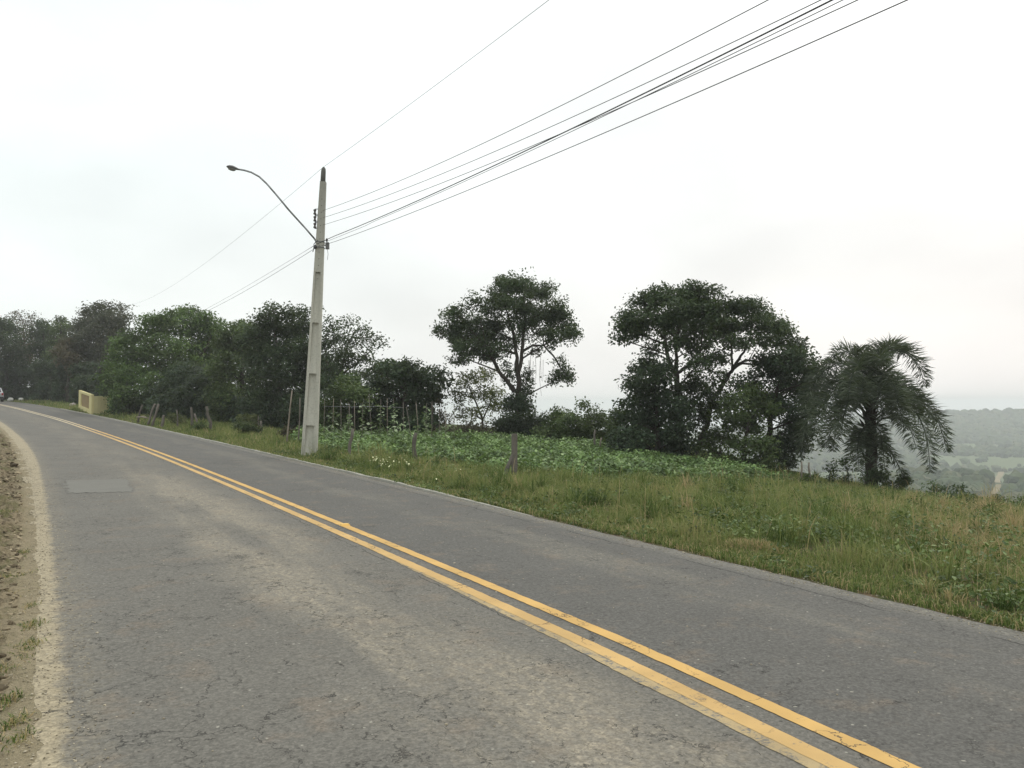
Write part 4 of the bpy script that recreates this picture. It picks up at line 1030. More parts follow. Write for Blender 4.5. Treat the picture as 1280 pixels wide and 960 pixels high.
mkwire(R_(401, 264, .1, [(640, 162), (960, 0)], .002), .0055, 'highest of the five lines fanning to the upper right, below the tip wire')
mkwire(R_(401, 273, .1, [(640, 180), (1026, 0)], .002), .0055, 'second line down of the fan running to the upper right')
mkwire(R_(401, 282, .1, [(640, 193), (1072, 0)], .002), .0055, 'line that crosses under the thick cable on its way to the upper right')
lw1 = L_(396, 305, -.1, [(340, 338), (262, 384)], .0016, 70); lw2 = L_(396, 309, -.1, [(345, 341), (252, 392)], .0016, 70)
tk = R_(408, 299, -.1, [(640, 196.5), (1040, 0)], .002)
mkwire(lw1[::-1]+tk[1:], [.0045]*47+[.0095]*48, 'thick black cable, darkest of the lines running to the upper right')
mkwire([p+Vector((.0, 0, -.035*math.sin(min(1, i/20)*math.pi/2)-.02*(i < 6))) for i, p in enumerate(R_(408, 301, -.1, [(640, 197), (1042, 1)], .002))], .0045, 'thin messenger wire bound along the thick black cable')
mkwire(lw2[::-1]+R_(410, 305, -.1, [(640, 215), (1134, 0)], .002)[1:], .0062, 'lowest line of the fan to the upper right, leaving from the small grey box')

# far street lamp standing in the wood
def far_lamp():
    D = 95; b = G(66, D); tp = P(66, 425, D)
    t = empty('street_lamp', b, 'distant street lamp with a small pale head half hidden in the wood at the left', 'street lamp')
    m = MB(); m.tube([Vector((0, 0, -.2)), tp-b], [.16, .10], 6); m.build('shaft', CM, t)
    m = MB(); a = P(66, 440, D)-b; h = P(79, 429, D-1.2)-b; m.tube([a, a.lerp(h, .5)+Vector((0, 0, .25)), h], .05, 5); arm = m.build('lamp_arm', GALV, t)
    m = MB(); m.tube([P(79, 429.5, D-1.2)-b, P(81, 429, D-1.2)-b, P(84, 428.5, D-1.2)-b, P(85.5, 428.6, D-1.2)-b], [.08, .2, .2, .06], 8); m.build('lamp_head', simple('pale_housing', (.7, .7, .68), .5, .3), t)
far_lamp()

# ------------------------------------------------------------------ fence posts and stakes
def stick(name, label, cat, D, pts, r, mat, group, kids=None):
    """pts in photo pixels from foot to head"""
    b = G(pts[0][0], D)
    o = None; m = MB()
    w = [b+Vector((0, 0, -.12))]+[P(x, y, D+(q[0] if q else 0)) for x, y, *q in pts[1:]]
    fp = [w[0]]
    for a, c in zip(w, w[1:]): fp += [a.lerp(c, .5)+Vector((random.uniform(-.4, .4)*r, 0, 0)), c]
    n = len(fp); m.tube([p-b for p in fp], [r*(1-.3*i/n) for i in range(n)], 7, wob=.15)
    o = m.build(name, mat); o.location = b; tag(o, label, cat, group); return o
PG = 'weathered posts along the verge'
# squared post with a diagonal brace
def braced():
    D = 18.9; b = G(643, D); t = empty('fence_post', b, 'squared wooden fence post with a dark diagonal brace leaning on it, nearest the road', 'fence post', PG)
    m = MB(); tp = P(643, 543, D)-b; h = tp.z; m.box((0, 0, h/2-.1), (.125, .11, h+.2), .2)
    m.box((0.0, 0, h+.006), (.10, .09, .02), .2); o = m.build('post', WOOD, t)
    m = MB(); q0 = P(628, 601, D-.2)-b; q1 = P(641, 569, D-.03)-b; m.tube([q0+Vector((0, 0, -.1)), q0.lerp(q1, .5), q1], [.055, .05, .045], 6, wob=.12); m.build('brace', WOOD_DARK, t)
braced()
stick('fence_post', 'dark gnarled fence post between the braced post and the concrete pole', 'fence post', 22.6, [(520, 580), (517, 560, 0), (520, 541, 0)], .07, WOOD_DARK, PG)
stick('fence_post', 'leafy-footed fence post just right of the concrete pole', 'fence post', 22.8, [(438, 577), (437, 555, 0), (441, 536, 0)], .055, WOOD, PG)
stick('fence_post', 'pale post behind the crop, left one of the pair before the low tree', 'fence post', 31.5, [(743, 566), (743, 550, 0), (744, 537, 0)], .05, WOOD, PG)
stick('fence_post', 'pale leaning post behind the crop, right one of the pair before the low tree', 'fence post', 31.3, [(748, 567), (750, 557, 0), (752, 547, 0)], .04, BAMBOO, PG)
stick('fence_post', 'thin pale post under the left-hanging palm fronds, left one of two', 'fence post', 27.5, [(1002, 606), (1002, 592, 0), (1002, 577, 0)], .035, BAMBOO, PG)
stick('fence_post', 'thin pale post under the left-hanging palm fronds, right one of two', 'fence post', 27.5, [(1013, 606), (1012, 592, 0), (1011, 578, 0)], .04, BAMBOO, PG)
QG = 'crooked posts in front of the dark wood'
for label, D, pts, r, mt in [
    ('leftmost crooked post, leaning right, dark, at the foot of the wood', 46.5, [(173, 524), (175, 514), (178, 506)], .06, WOOD_DARK),
    ('pale crooked post leaning sharply right, left one of the crossed pair', 43.5, [(184, 530), (189, 517), (194, 505)], .07, WOOD),
    ('crooked post leaning sharply right, right one of the crossed pair', 43, [(190, 531), (195, 517), (198, 505)], .075, WOOD),
    ('short stubby post just right of the crossed pair', 42, [(203, 534), (204, 526), (205, 519)], .08, WOOD),
    ('thin post with a leafy sapling climbing round it', 41.5, [(222, 537), (222, 525), (221, 512)], .05, WOOD_DARK),
    ('upright rough post between the leafy one and the curved one', 41, [(240, 538), (240, 522), (239, 509)], .08, WOOD_DARK),
    ('post leaning left with its foot in the grass, beside the curved post', 39.5, [(250, 543), (247, 530), (243, 517)], .06, WOOD),
    ('thick curved post with a knobbed top, last of the crooked row', 39, [(264, 541), (263, 528), (259, 517), (258, 508)], .09, WOOD_DARK),
    ('thin dark stick left of the short forked post', 38, [(323, 545), (323, 533), (323, 520)], .03, WOOD_DARK),
    ('short forked post halfway between the crooked row and the concrete pole', 37.5, [(326, 546), (326, 536), (326, 526)], .06, WOOD)]:
    stick('wooden_post', label, 'wooden post', D, [pts[0]]+[(x, y, 0) for x, y in pts[1:]], r, mt, QG)
m = MB(); m.tube([P(171, 521.5, 44.5), P(178, 521, 44.5), P(184, 522.5, 44)], .05, 6); tag(m.build('fallen_rail', BAMBOO), 'pale rail lying sideways at the foot of the crossed crooked posts', 'fence rail')
stick('garden_stake', 'tall bare pale stake left of the concrete pole, leaning right', 'stake', 29.5, [(359, 560), (361, 525, 0), (365, 488, 0)], .032, BAMBOO, 'tall bare stakes left of the pole')
stick('garden_stake', 'second tall bare stake, tucked close behind the left of the concrete pole', 'stake', 30, [(373, 560), (374, 530, 0), (375, 497, 0)], .03, WOOD, 'tall bare stakes left of the pole')

# bean stakes with climbing beans; every stake is a thing with its vine
stakes = [(405.5, 499, 548, 405, .0), (416, 498, 546, 415, .6), (426.5, 499, 545, 427, .0), (434, 508, 545, 437, .7), (437, 503, 546, 437, .2), (443, 501, 548, 444, .0), (453, 503, 547, 453, .95),
          (465, 546, 546, 462, -1), (474, 546, 500, 475, -2), (484, 498, 548, 484, .0), (491, 498, 548, 492, .8), (504, 503, 547, 505, .3), (514, 545, 508, 508, -3), (520.5, 503, 546, 523, .1), (533, 504, 545, 533, .9), (540, 502, 546, 540, .0), (549, 520, 547, 549, .0), (557, 515, 546, 557, .35), (567, 508, 545, 568, .0), (574, 512, 545, 575, .3)]
# x at foot, y top, x top
stakes = [(405.5, 499, 406, .0), (416, 498, 417, .6), (427, 499, 426, .1), (434, 508, 437, .7), (438, 503, 436, .2), (444, 501, 443, .0), (453, 503, 453, .95), (465, 493, 461, .1),
          (474, 499, 476, .9), (484, 498, 484, .0), (492, 498, 492, .85), (505, 503, 504, .4), (515, 508, 508, .1), (523, 503, 520, .15), (533, 504, 533, 1.0), (540, 502, 540, .0), (549, 512, 549, .2), (557, 515, 557, .5), (568, 508, 568, .05)]
ORD = ['first', 'second', 'third', 'fourth', 'fifth', 'sixth', 'seventh', 'eighth', 'ninth', 'tenth', 'eleventh', 'twelfth', 'thirteenth', 'fourteenth', 'fifteenth', 'sixteenth', 'seventeenth', 'eighteenth', 'nineteenth']
def vine_leaves(path, dens, ls=.15, spread=.11):
    n = dens; u = RNG.random(n)**1.2; pts = np.array([list(p) for p in path]); k = np.linspace(0, 1, len(pts))
    c = np.stack([np.interp(u, k, pts[:, j]) for j in range(3)], 1)
    # leaves gather in nodes
    c += RNG.normal(size=(n, 3))*np.array([spread, spread, .05])*(1.5-u)[:, None]
    return leaf_quads(c, ls, 1.2, .4, .75)
for i, (xf, yt, xt, v) in enumerate(stakes):
    D = 30.6+random.uniform(-.7, .9); b = G(xf, D)
    tp = P(xt, yt, D)-b
    desc = 'bare' if v < .15 else ('lightly twined' if v < .5 else 'leafy')
    lean = ' leaning left' if xt < xf-2.5 else (' leaning right' if xt > xf+1.5 else '')
    t = empty('bean_stake', b, f'{desc} thin bean stake{lean}, {ORD[i]} to the right of the concrete pole', 'bean stake', 'bean stakes behind the crop')
    m = MB(); m.tube([Vector((0, 0, -.1)), tp*.5+Vector((random.uniform(-.03, .03), 0, 0)), tp], [.016, .013, .010], 6, wob=.1)
    m.build('stake', BAMBOO if i % 4 == 1 else WOOD, t)
    if v > 0:
        top = .45+.5*v; V = vine_leaves([tp*.12, tp*.4*top, tp*top], int(20+95*v))
        leaves_obj('vine', V, RNG.random(len(V)//4), LM('vine'), t)
m = MB(); q = [P(405, 508, 30.5), P(440, 508.5, 30.6), P(475, 508, 30.5), P(505, 509.5, 30.6)]
m.tube(q, .006, 4); tag(m.build('trellis_wire', GALV), 'thin wire strung across the upper ends of the bean stakes', 'wire')

# ------------------------------------------------------------------ yellow wall beside the road
def yellow_wall():
    YM = simple('yellow_wall_paint', (.56, .50, .25), .85, .25, var=.18, scale=1.2, bump=.2)
    YM2 = simple('dull_yellow_sheet', (.50, .46, .25), .8, .25, var=.2, scale=1.5)
    s0, L0 = 65.0, 3.05
    x, y = W(s0, L0); b = Vector((float(x), float(y), float(TZ(s0, L0))))
    t = empty('roadside_wall', b, 'low pale yellow wall with a framed brown gate panel, half under the light-green tree', 'wall')
    def pt(s, L, h):
        x, y = W(s, L+(s-s0)*.09); return Vector((float(x), float(y), float(zr(s))-.04+h*(1+.012*(s-s0))))-b
    H = 1.42; th = .16
    def slab(m, s0, s1, La, Lb, h0, h1):
        v = [pt(s, L, h) for h in (h0, h1) for s, L in ((s0, La), (s1, La), (s1, Lb), (s0, Lb))]
        m.add(v, [(0, 1, 2, 3), (7, 6, 5, 4), (4, 5, 1, 0), (5, 6, 2, 1), (6, 7, 3, 2), (7, 4, 0, 3)])
    m = MB()
    slab(m, s0, s0+1.7, L0, L0+th, -.5, H); slab(m, s0+8.0, s0+9.6, L0, L0+th, -.5, H)
    slab(m, s0+1.7, s0+8.0, L0, L0+th, -.5, .32); slab(m, s0+1.7, s0+8.0, L0, L0+th, H-.17, H)
    m.build('wall_frame', YM, t)
    m = MB(); slab(m, s0+1.7, s0+8.0, L0+.07, L0+.13, .32, H-.17)
    for k in range(9): slab(m, s0+2.2+k*.62, s0+2.27+k*.62, L0+.05, L0+.068, .32, H-.17)
    m.build('gate_panel', simple('rusty_panel', (.27, .20, .10), .8, .3, var=.35, scale=2), t)
    m = MB(); slab(m, s0+.02, s0+.14, L0+th+.003, L0+2.6, -.5, H-.1)
    for k in range(11): slab(m, s0-.015, s0+.018, L0+.35+k*.2, L0+.42+k*.2, -.4, H-.13)
    m.build('side_sheet', YM2, t)
yellow_wall()

# ------------------------------------------------------------------ car leaving round the bend
def car():
    s0, L0 = 96.5, 1.05
    x, y = W(s0, L0); x2, y2 = W(s0+2, L0); yaw = math.atan2(float(y2-y), float(x2-x))
    b = Vector((float(x), float(y), float(zr(s0))))
    t = empty('parked_car', b, 'small silver hatchback seen from behind at the far bend, cut by the left picture edge', 'car'); t.name = 'car'
    t.rotation_euler = (0, 0, yaw)
    paint = simple('silver_paint', (.36, .36, .37), .3, .6, metal=.4, var=.03); glass = simple('tinted_glass', (.03, .035, .04), .08, .8, var=.05)
    black = simple('black_plastic', (.03, .03, .03), .6, .3); tyre = simple('tyre_rubber', (.025, .025, .025), .85, .2); rimm = simple('rim_alloy', (.4, .4, .4), .35, .5, metal=.6); red = simple('red_lens', (.35, .02, .02), .2, .6)
    # stations along x (rear = 0 .. front = 3.9): half width bottom/top, heights
    st = [(0.0, .70, .66, .42, .86), (.06, .80, .76, .30, .93), (.5, .83, .79, .26, .95), (1.2, .84, .80, .24, .95), (2.4, .84, .80, .24, .93), (3.0, .83, .78, .25, .90), (3.6, .80, .72, .28, .78), (3.88, .68, .62, .36, .66)]
    m = MB(); vs = []
    for X, wb, wt, z0, z1 in st:
        ring = [(-wb*.9, z0), (-wb, z0+.14), (-wb, z0+(z1-z0)*.6), (-wt, z1), (wt, z1), (wb, z0+(z1-z0)*.6), (wb, z0+.14), (wb*.9, z0)]
        vs += [(X, yy, zz) for yy, zz in ring]
    f = [(i*8+k, i*8+(k+1) % 8, (i+1)*8+(k+1) % 8, (i+1)*8+k) for i in range(len(st)-1) for k in range(8)]
    f += [tuple(range(8))[::-1], tuple((len(st)-1)*8+k for k in range(8))]
    m.add(vs, f, False)
    # cabin: roof and pillars
    cab = [(.08, .74, .92), (.42, .62, 1.42), (.9, .60, 1.47), (1.9, .60, 1.46), (2.2, .62, 1.40), (2.95, .74, .92)]
    vs = []
    for X, wd, z in cab: vs += [(X, -wd, z), (X, wd, z)]
    m.add(vs, [(i*2, i*2+1, i*2+3, i*2+2) for i in range(5)]+[(0, 2, 4, 6, 8, 10), (11, 9, 7, 5, 3, 1)], False)
    m.build('body', paint, t)
    m = MB(); m.add([(.125, -.60, .98), (.125, .60, .98), (.385, .53, 1.36), (.385, -.53, 1.36)], [(0, 1, 2, 3)])
    m.add([(v[0]-.012, v[1], v[2]+.006) for v in [(.125, -.60, .98), (.125, .60, .98), (.385, .53, 1.36), (.385, -.53, 1.36)]], [(0, 1, 2, 3)])
    m.build('rear_window', glass, t)
    m = MB(); m.add([(2.27, -.55, 1.36), (2.27, .55, 1.36), (2.9, .66, .97), (2.9, -.66, .97)], [(0, 1, 2, 3)]);
    m.v = [(a+.015, bb, c+.015) for a, bb, c in m.v]; m.build('windscreen', glass, t)
    for sg in (-1, 1):
        for (xa, xb, xc, xd) in ((.38, 1.2, 1.2, .55), (1.28, 2.75, 2.12, 1.28)):
            m = MB(); q = [(xa, sg*.735, .96), (xb, sg*.735, .96), (xc, sg*.625, 1.38), (xd, sg*.625, 1.38)]
            m.add(q, [(0, 1, 2, 3)]); m.build('side_window', glass, t)
        m = MB(); m.box((.04, sg*.66, .80), (.10, .16, .22)); m.build('tail_light', red, t)
        for X in (.62, 3.1):
            m = MB(); m.tube([(X, sg*.66, .29), (X, sg*.85, .29)], .29, 18); wo = m.build('wheel', tyre, t)
            m = MB(); m.tube([(X, sg*.852, .29), (X, sg*.862, .29)], .17, 14); m.build('rim', rimm, wo)
    m = MB(); m.box((-.02, 0, .42), (.14, 1.5, .2)); m.build('bumper', black, t)
    m = MB(); m.box((-.005, 0, .70), (.02, .4, .13)); m.build('number_plate', simple('plate', (.5, .5, .5), .5, .3), t)
car()

# ------------------------------------------------------------------ stones
def rock(name, label, c, size, mat, group=None, cat='stone', sub=3):
    bm = bmesh.new(); bmesh.ops.create_icosphere(bm, subdivisions=sub, radius=1)
    o = random.uniform(0, 50)
    for v in bm.verts:
        k = 1+.35*mnoise.noise(v.co*1.4+Vector((o, 0, 0)))+.12*mnoise.noise(v.co*4+Vector((0, o, 0)))
        v.co = Vector((v.co.x*size[0], v.co.y*size[1], v.co.z*size[2]))*k
    me = bpy.data.meshes.new(name); bm.to_mesh(me); bm.free(); me.materials.append(mat)
    ob = link(name, me); ob.location = c; return tag(ob, label, cat, group)
PALE = simple('pale_stone', (.5, .49, .45), .9, .2, var=.2, bump=.3)
SG = 'pale stones at the far bend'
rock('stone', 'whitish stone at the far bend, the one right beside the car', G(13, 88)+Vector((0, 0, .15)), (.32, .28, .24), PALE, SG)
rock('stone', 'whitish stone at the far bend, further right of the car', G(26, 86)+Vector((0, 0, .15)), (.30, .26, .26), PALE, SG)
rock('stone', 'pinkish-grey boulder in the grass just left of the yellow wall', G(91, 71)+Vector((0, 0, .1)), (.28, .25, .28), simple('pink_stone', (.33, .29, .26), .9, .2), None, 'boulder')
MOUND = simple('dry_mound', (.25, .21, .13), .95, .1, var=.4, scale=9, bump=.8, bscale=40)
mp = hit(938, 690); rock('earth_mound', 'pale sandy mound lying in the roadside grass in the middle right', mp+Vector((-.0, .0, -.05)), (.32, .2, .13), MOUND, None, 'mound')

# ------------------------------------------------------------------ crop of leafy beans
def inpoly(x, y, poly):
    c = np.zeros(len(x), bool); n = len(poly)
    for i in range(n):
        x1, y1 = poly[i]; x2, y2 = poly[(i+1) % n]
        k = ((y1 > y) != (y2 > y)) & (x < (x2-x1)*(y-y1)/(y2-y1+1e-12)+x1); c ^= k
    return c
CROP = [(25.0, 4.6), (22, 5.6), (18.6, 6.6), (16.6, 7.8), (17.0, 10.4), (18, 14.5), (18.9, 18.2), (20.8, 17.8), (23, 17.5), (27, 16.8), (30.5, 15), (33, 11.5), (33, 6.0), (29, 5.4)]
def crop():
    n = 9000; s = RNG.uniform(16, 34, n); L = RNG.uniform(4, 19, n)
    # planted in loose rows across the slope
    row = .55; x, y = W(s, L)
    L = np.round(L/row)*row + RNG.normal(0, .09, n)
    k = inpoly(s, L, CROP); s, L = s[k], L[k]; s, L = s[:2900], L[:2900]
    x, y = W(s, L); z = TZ(s, L); n = len(s)
    hgt = RNG.uniform(.30, .58, n)*(1+.25*vn(x, y, .9, 3)); hgt *= np.where(mn_arr(x, y, .6) > -.2, 1, .6)
    nl = 62
    u = RNG.random((n, nl)); th = RNG.uniform(0, 2*np.pi, (n, nl)); rr = RNG.random((n, nl))**.5*.36
    pos = np.stack([x[:, None]+rr*np.cos(th), y[:, None]+rr*np.sin(th), z[:, None]+hgt[:, None]*(1-.75*(rr/.36)**2)*(.45+.6*u)], -1).reshape(-1, 3)
    V = leaf_quads(pos, .105, 1.2, .35, .8)
    tint = np.clip(np.repeat(RNG.uniform(.1, .8, n), nl)+RNG.normal(0, .2, n*nl), 0, 1)
    o = leaves_obj('bean_crop', V, tint, LM('crop')); tag(o, kind='stuff')
def mn_arr(x, y, f): return np.array([mnoise.noise((a*f, b*f, 4.2)) for a, b in zip(x, y)])
crop()

# ------------------------------------------------------------------ grass
def grass_mat():
    t = NT('grass'); a = t.attr()
    col = t.ramp(a, [(0, (.045, .080, .018)), (.35, (.122, .168, .043)), (.6, (.228, .262, .085)), (.8, (.34, .28, .13)), (1, (.48, .37, .21))])
    p = t.n('ShaderNodeBsdfPrincipled'); t.set(p.inputs['Base Color'], col); p.inputs['Roughness'].default_value = .65; p.inputs['Specular IOR Level'].default_value = .2
    tr = t.n('ShaderNodeBsdfTranslucent'); t.set(tr.inputs[0], col)
    mx = t.n('ShaderNodeMixShader'); mx.inputs[0].default_value = .35; t.t.links.new(p.outputs[0], mx.inputs[1]); t.t.links.new(tr.outputs[0], mx.inputs[2])
    o = t.n('ShaderNodeOutputMaterial'); t.t.links.new(mx.outputs[0], o.inputs[0]); return t.m
GM = grass_mat()
def blades(name, x, y, z, h, w, tint, lean=.75, mat=None, kind='stuff', flop=None):
    n = len(x); th = RNG.uniform(0, 2*np.pi, n); fa = RNG.uniform(0, 2*np.pi, n)
    ld = np.abs(RNG.normal(0, lean, n)) if flop is None else flop
    dx, dy = np.cos(th), np.sin(th); sx, sy = np.cos(fa)*w/2, np.sin(fa)*w/2
    b = np.stack([x, y, z], 1); sd = np.stack([sx, sy, 0*x], 1)
    m1 = b+np.stack([dx*ld*h*.28, dy*ld*h*.28, h*.5], 1)
    m2 = b+np.stack([dx*ld*h*.7, dy*ld*h*.7, h*.82*(1-.2*ld)], 1)
    tp = b+np.stack([dx*ld*h*1.15, dy*ld*h*1.15, h*(1-.45*ld)], 1)
    V = np.stack([b-sd, b+sd, m1-sd*.9, m1+sd*.9, m2-sd*.55, m2+sd*.55, tp], 1).reshape(-1, 3)
    i = np.arange(n)[:, None]*7
    F = (i+np.array([[0, 1, 3, 2, 2, 3, 5, 4, 4, 5, 6]])).ravel()
    lp = np.tile([4, 4, 3], n)
    o = np_mesh(name, V, F, lp, mat or GM, np.repeat(tint, 7)); tag(o, kind=kind); return o
def fbm(x, y, f, seed=0.0, oct=3):
    out = np.zeros(len(x)); a = 1.0
    gx = np.round(x*f*6)/6; gy = np.round(y*f*6)/6   # cheap: python noise on a coarse lattice is cached
    cache = {}
    for i, (p, q) in enumerate(zip(gx, gy)):
        k = (p, q); v = cache.get(k)
        if v is None:
            v = mnoise.noise((p, q, seed))+.5*mnoise.noise((p*2.1, q*2.1, seed+3)); cache[k] = v
        out[i] = v
    return out
def verge_grass():
    parts = []
    # (s range, L range, blades, height, width)
    for (s0, s1, l0, l1, n, h0, w0) in ((-3, 7, 2.55, 9, 62000, .34, .0065), (7, 15, 2.6, 9, 74000, .36, .008), (15, 27, 2.7, 8.5, 62000, .38, .011),
                                         (0, 13, 9, 16, 90000, .36, .009), (4, 20, 16, 23.5, 80000, .42, .012), (13, 19, 9, 16, 30000, .36, .012),
                                         (27, 50, 2.75, 8, 42000, .36, .018), (50, 100, 2.8, 8, 22000, .40, .04), (20, 34, 17, 22, 14000, .4, .02)):
        s = RNG.uniform(s0, s1, n); L = RNG.uniform(l0, l1, n)
        x, y = W(s, L)
        px = 640+1000*x/np.maximum(y, .5)
        cl = fbm(x, y, 1.1, 1.0); pa = fbm(x, y, .28, 9.0); dr = fbm(x, y, .45, 20.0)
        keep = (RNG.random(n) < np.clip(.85+1.1*cl, .4, 1)) & ~(inpoly(s, L, CROP) & (RNG.random(n) < .8)) & (px < 2600) & (y > 1)
        # ragged, thin and short at the asphalt edge
        e = L-ER; edge = e-.10-.16*np.abs(fbm(x, y, 2.0, 5.0)); keep &= edge > 0
        s, L, x, y, cl, pa, dr, e = (q[keep] for q in (s, L, x, y, cl, pa, dr, e))
        h = h0*.74*np.where(L > 15, .65, 1)*np.clip(.2+e*.7, .22, 1)*RNG.uniform(.3, 1.25, len(s))*(1+.75*cl)
        # dry reddish-straw patches towards the right, greener to the left
        px = 640+1000*x/y
        dry = np.clip(.03+.3*dr+.62*sst(1020, 1200, px)*sst(3.5, 8, L)+.10*pa, 0, .9)
        base = np.clip(.38+.3*cl+RNG.normal(0, .15, len(s))+.25*pa, 0, .66)
        isdry = RNG.random(len(s)) < dry*.75+.04
        tint = np.where(isdry, RNG.uniform(.68, 1, len(s)), base)
        parts.append((x, y, TZ(s, L)-.03, h, np.full(len(s), w0)*RNG.uniform(.7, 1.4, len(s)), tint))
    # short turf creeping up to the asphalt
    n = 90000; s = RNG.uniform(-2, 30, n); L = ER+.02+np.abs(RNG.normal(0, .75, n)); x, y = W(s, L)
    k = (y > 1) & (L-ER > .03+.2*np.abs(fbm(x, y, 2.0, 5.0))); s, L, x, y = s[k], L[k], x[k], y[k]
    parts.append((x, y, TZ(s, L)-.01, RNG.uniform(.03, .13, len(s)), .006*(1+.05*y)*RNG.uniform(.7, 1.3, len(s)), np.where(RNG.random(len(s)) < .22, RNG.uniform(.7, 1, len(s)), RNG.uniform(.1, .62, len(s)))))
    # dry mat over the sandy mound
    n = 2600; a = RNG.normal(0, 1, (n, 2)); x = mp.x+a[:, 0]*.26; y = mp.y+a[:, 1]*.20; d2 = ((x-mp.x)/.34)**2+((y-mp.y)/.22)**2
    parts.append((x, y, TZxy(x, y)-.01+.085*np.sqrt(np.clip(1-d2, 0, 1)), RNG.uniform(.03, .12, n), np.full(n, .007), np.where(RNG.random(n) < .7, RNG.uniform(.75, 1, n), RNG.uniform(.2, .6, n))))
    blades('verge_grass', *[np.concatenate([p[i] for p in parts]) for i in range(6)])
verge_grass()
def stalks():
    n = 1100; s = RNG.uniform(1, 24, n); L = RNG.uniform(3.4, 20, n); x, y = W(s, L); k = ~inpoly(s, L, CROP) & (fbm(x, y, .5, 31.0) > -.15); s, L, x, y = s[k], L[k], x[k], y[k]
    blades('tall_grass_stalks', x, y, TZ(s, L), RNG.uniform(.45, .8, len(s)), np.full(len(s), .006)*(1+y*.05), RNG.uniform(.45, .95, len(s)), .45)
stalks()
def tussocks():
    n = 2600; s = RNG.uniform(-2, 27, n); L = ER+.35+RNG.random(n)**.9*19.5; x, y = W(s, L); px = 640+1000*x/np.maximum(y, .5)
    k = ~inpoly(s, L, CROP) & (y > 1) & (px < 2600) & (fbm(x, y, .35, 77.0) > -.35); s, L, x, y, px = s[k], L[k], x[k], y[k], px[k]; n = len(s)
    nb = 78; R = RNG.uniform(.05, .16, n)*(1+.02*y)
    big = RNG.uniform(.22, .66, n)*np.where(L > 15, .6, 1)*np.clip((L-ER)*.5+.25, .35, 1)*np.clip(.8+.6*fbm(x, y, .6, 55.0), .5, 1.3)
    dry = RNG.random(n) < np.clip(.05+.6*sst(1000, 1220, px)*sst(3.5, 8, L)+.5*(fbm(x, y, .3, 90.0) > .45), 0, .75)
    hue = np.where(dry, RNG.uniform(.66, .95, n), RNG.uniform(.1, .68, n))
    a = RNG.uniform(0, 2*np.pi, (n, nb)); rr = np.abs(RNG.normal(0, .6, (n, nb)))*R[:, None]
    X = x[:, None]+rr*np.cos(a); Y = y[:, None]+rr*np.sin(a)
    H = big[:, None]*RNG.uniform(.35, 1.1, (n, nb)); T_ = np.clip(hue[:, None]+RNG.normal(0, .09, (n, nb)), 0, 1)
    w = np.repeat(.0055*(1+.06*y), nb)*RNG.uniform(.7, 1.4, n*nb)
    X, Y = X.ravel(), Y.ravel()
    blades('grass_tussocks', X, Y, TZxy(X, Y)-.03, H.ravel(), w, T_.ravel(), .6)
tussocks()
def verge_weeds():
    n = 5200; s = RNG.uniform(-1, 26, n); L = ER+.15+RNG.random(n)**1.3*17; x, y = W(s, L)
    k = (fbm(x, y, .8, 40.0) > .02) & ~inpoly(s, L, CROP) & (L < 22); s, L, x, y = s[k], L[k], x[k], y[k]; z = TZ(s, L); n = len(s)
    nl = 22; r = .16; hh = RNG.uniform(.08, .34, n)*np.clip((L-ER)*.6+.2, .2, 1)
    th = RNG.uniform(0, 2*np.pi, (n, nl)); rr = RNG.random((n, nl))**.6*r
    pos = np.stack([x[:, None]+rr*np.cos(th), y[:, None]+rr*np.sin(th), z[:, None]+hh[:, None]*RNG.uniform(.2, 1.1, (n, nl))], -1).reshape(-1, 3)
    V = leaf_quads(pos, .062, 1.0, .1, .55)
    o = leaves_obj('verge_weeds', V, np.clip(np.repeat(RNG.uniform(0, .9, n), nl)+RNG.normal(0, .15, n*nl), 0, 1), LM('weed')); tag(o, kind='stuff')
verge_weeds()
def flowers():
    V = []; n = 0
    for cx, cy, k, sp in ((480, 592, 34, 9), (470, 589, 16, 5), (500, 594, 20, 8), (560, 607, 6, 14)):
        for _ in range(k):
            p = hit(cx+random.gauss(0, sp), cy+random.gauss(0, sp*.25), step=.1); V.append((p.x, p.y, p.z+random.uniform(.2, .38)))
    q = leaf_quads(np.array(V), .035, 1.5, 0, 1.0)
    o = leaves_obj('verge_flowers', q, RNG.random(len(V)), simple('petals', (.75, .75, .45), .7, .2, var=.15)); tag(o, kind='stuff')
flowers()
# left verge: sparse tufts and straw on the sand
def left_tufts():
    xs = []; 
    spots = [(10, 832, .07, 160), (26, 787, .07, 260), (22, 812, .08, 260), (14, 905, .05, 120), (8, 876, .05, 100), (22, 925, .04, 90), (6, 640, .12, 150), (12, 622, .12, 150), (4, 700, .1, 100), (30, 690, .05, 60), (4, 590, .15, 100), (2, 745, .1, 120), (18, 720, .08, 90), (34, 760, .05, 60)]
    X = []; Y = []
    for px, py, r, k in spots:
        p = hit(px, py, .5, 60, .01); a = RNG.normal(0, r, (k, 2)); X.append(p.x+a[:, 0]*.6); Y.append(p.y+a[:, 1]*1.5)
    n = 9000; s = RNG.uniform(-6, 40, n); L = EL-.45-RNG.random(n)*9; a, b = W(s, L); kk = fbm(a, b, .9, 60.0) > .18; X.append(a[kk]); Y.append(b[kk])
    x = np.concatenate(X); y = np.concatenate(Y); z = TZxy(x, y); n = len(x)
    blades('sand_verge_grass', x, y, z-.01, RNG.uniform(.015, .06, n), np.full(n, .007), np.where(RNG.random(n) < .45, RNG.uniform(.7, 1, n), RNG.uniform(.0, .5, n)), 1.3)
left_tufts()
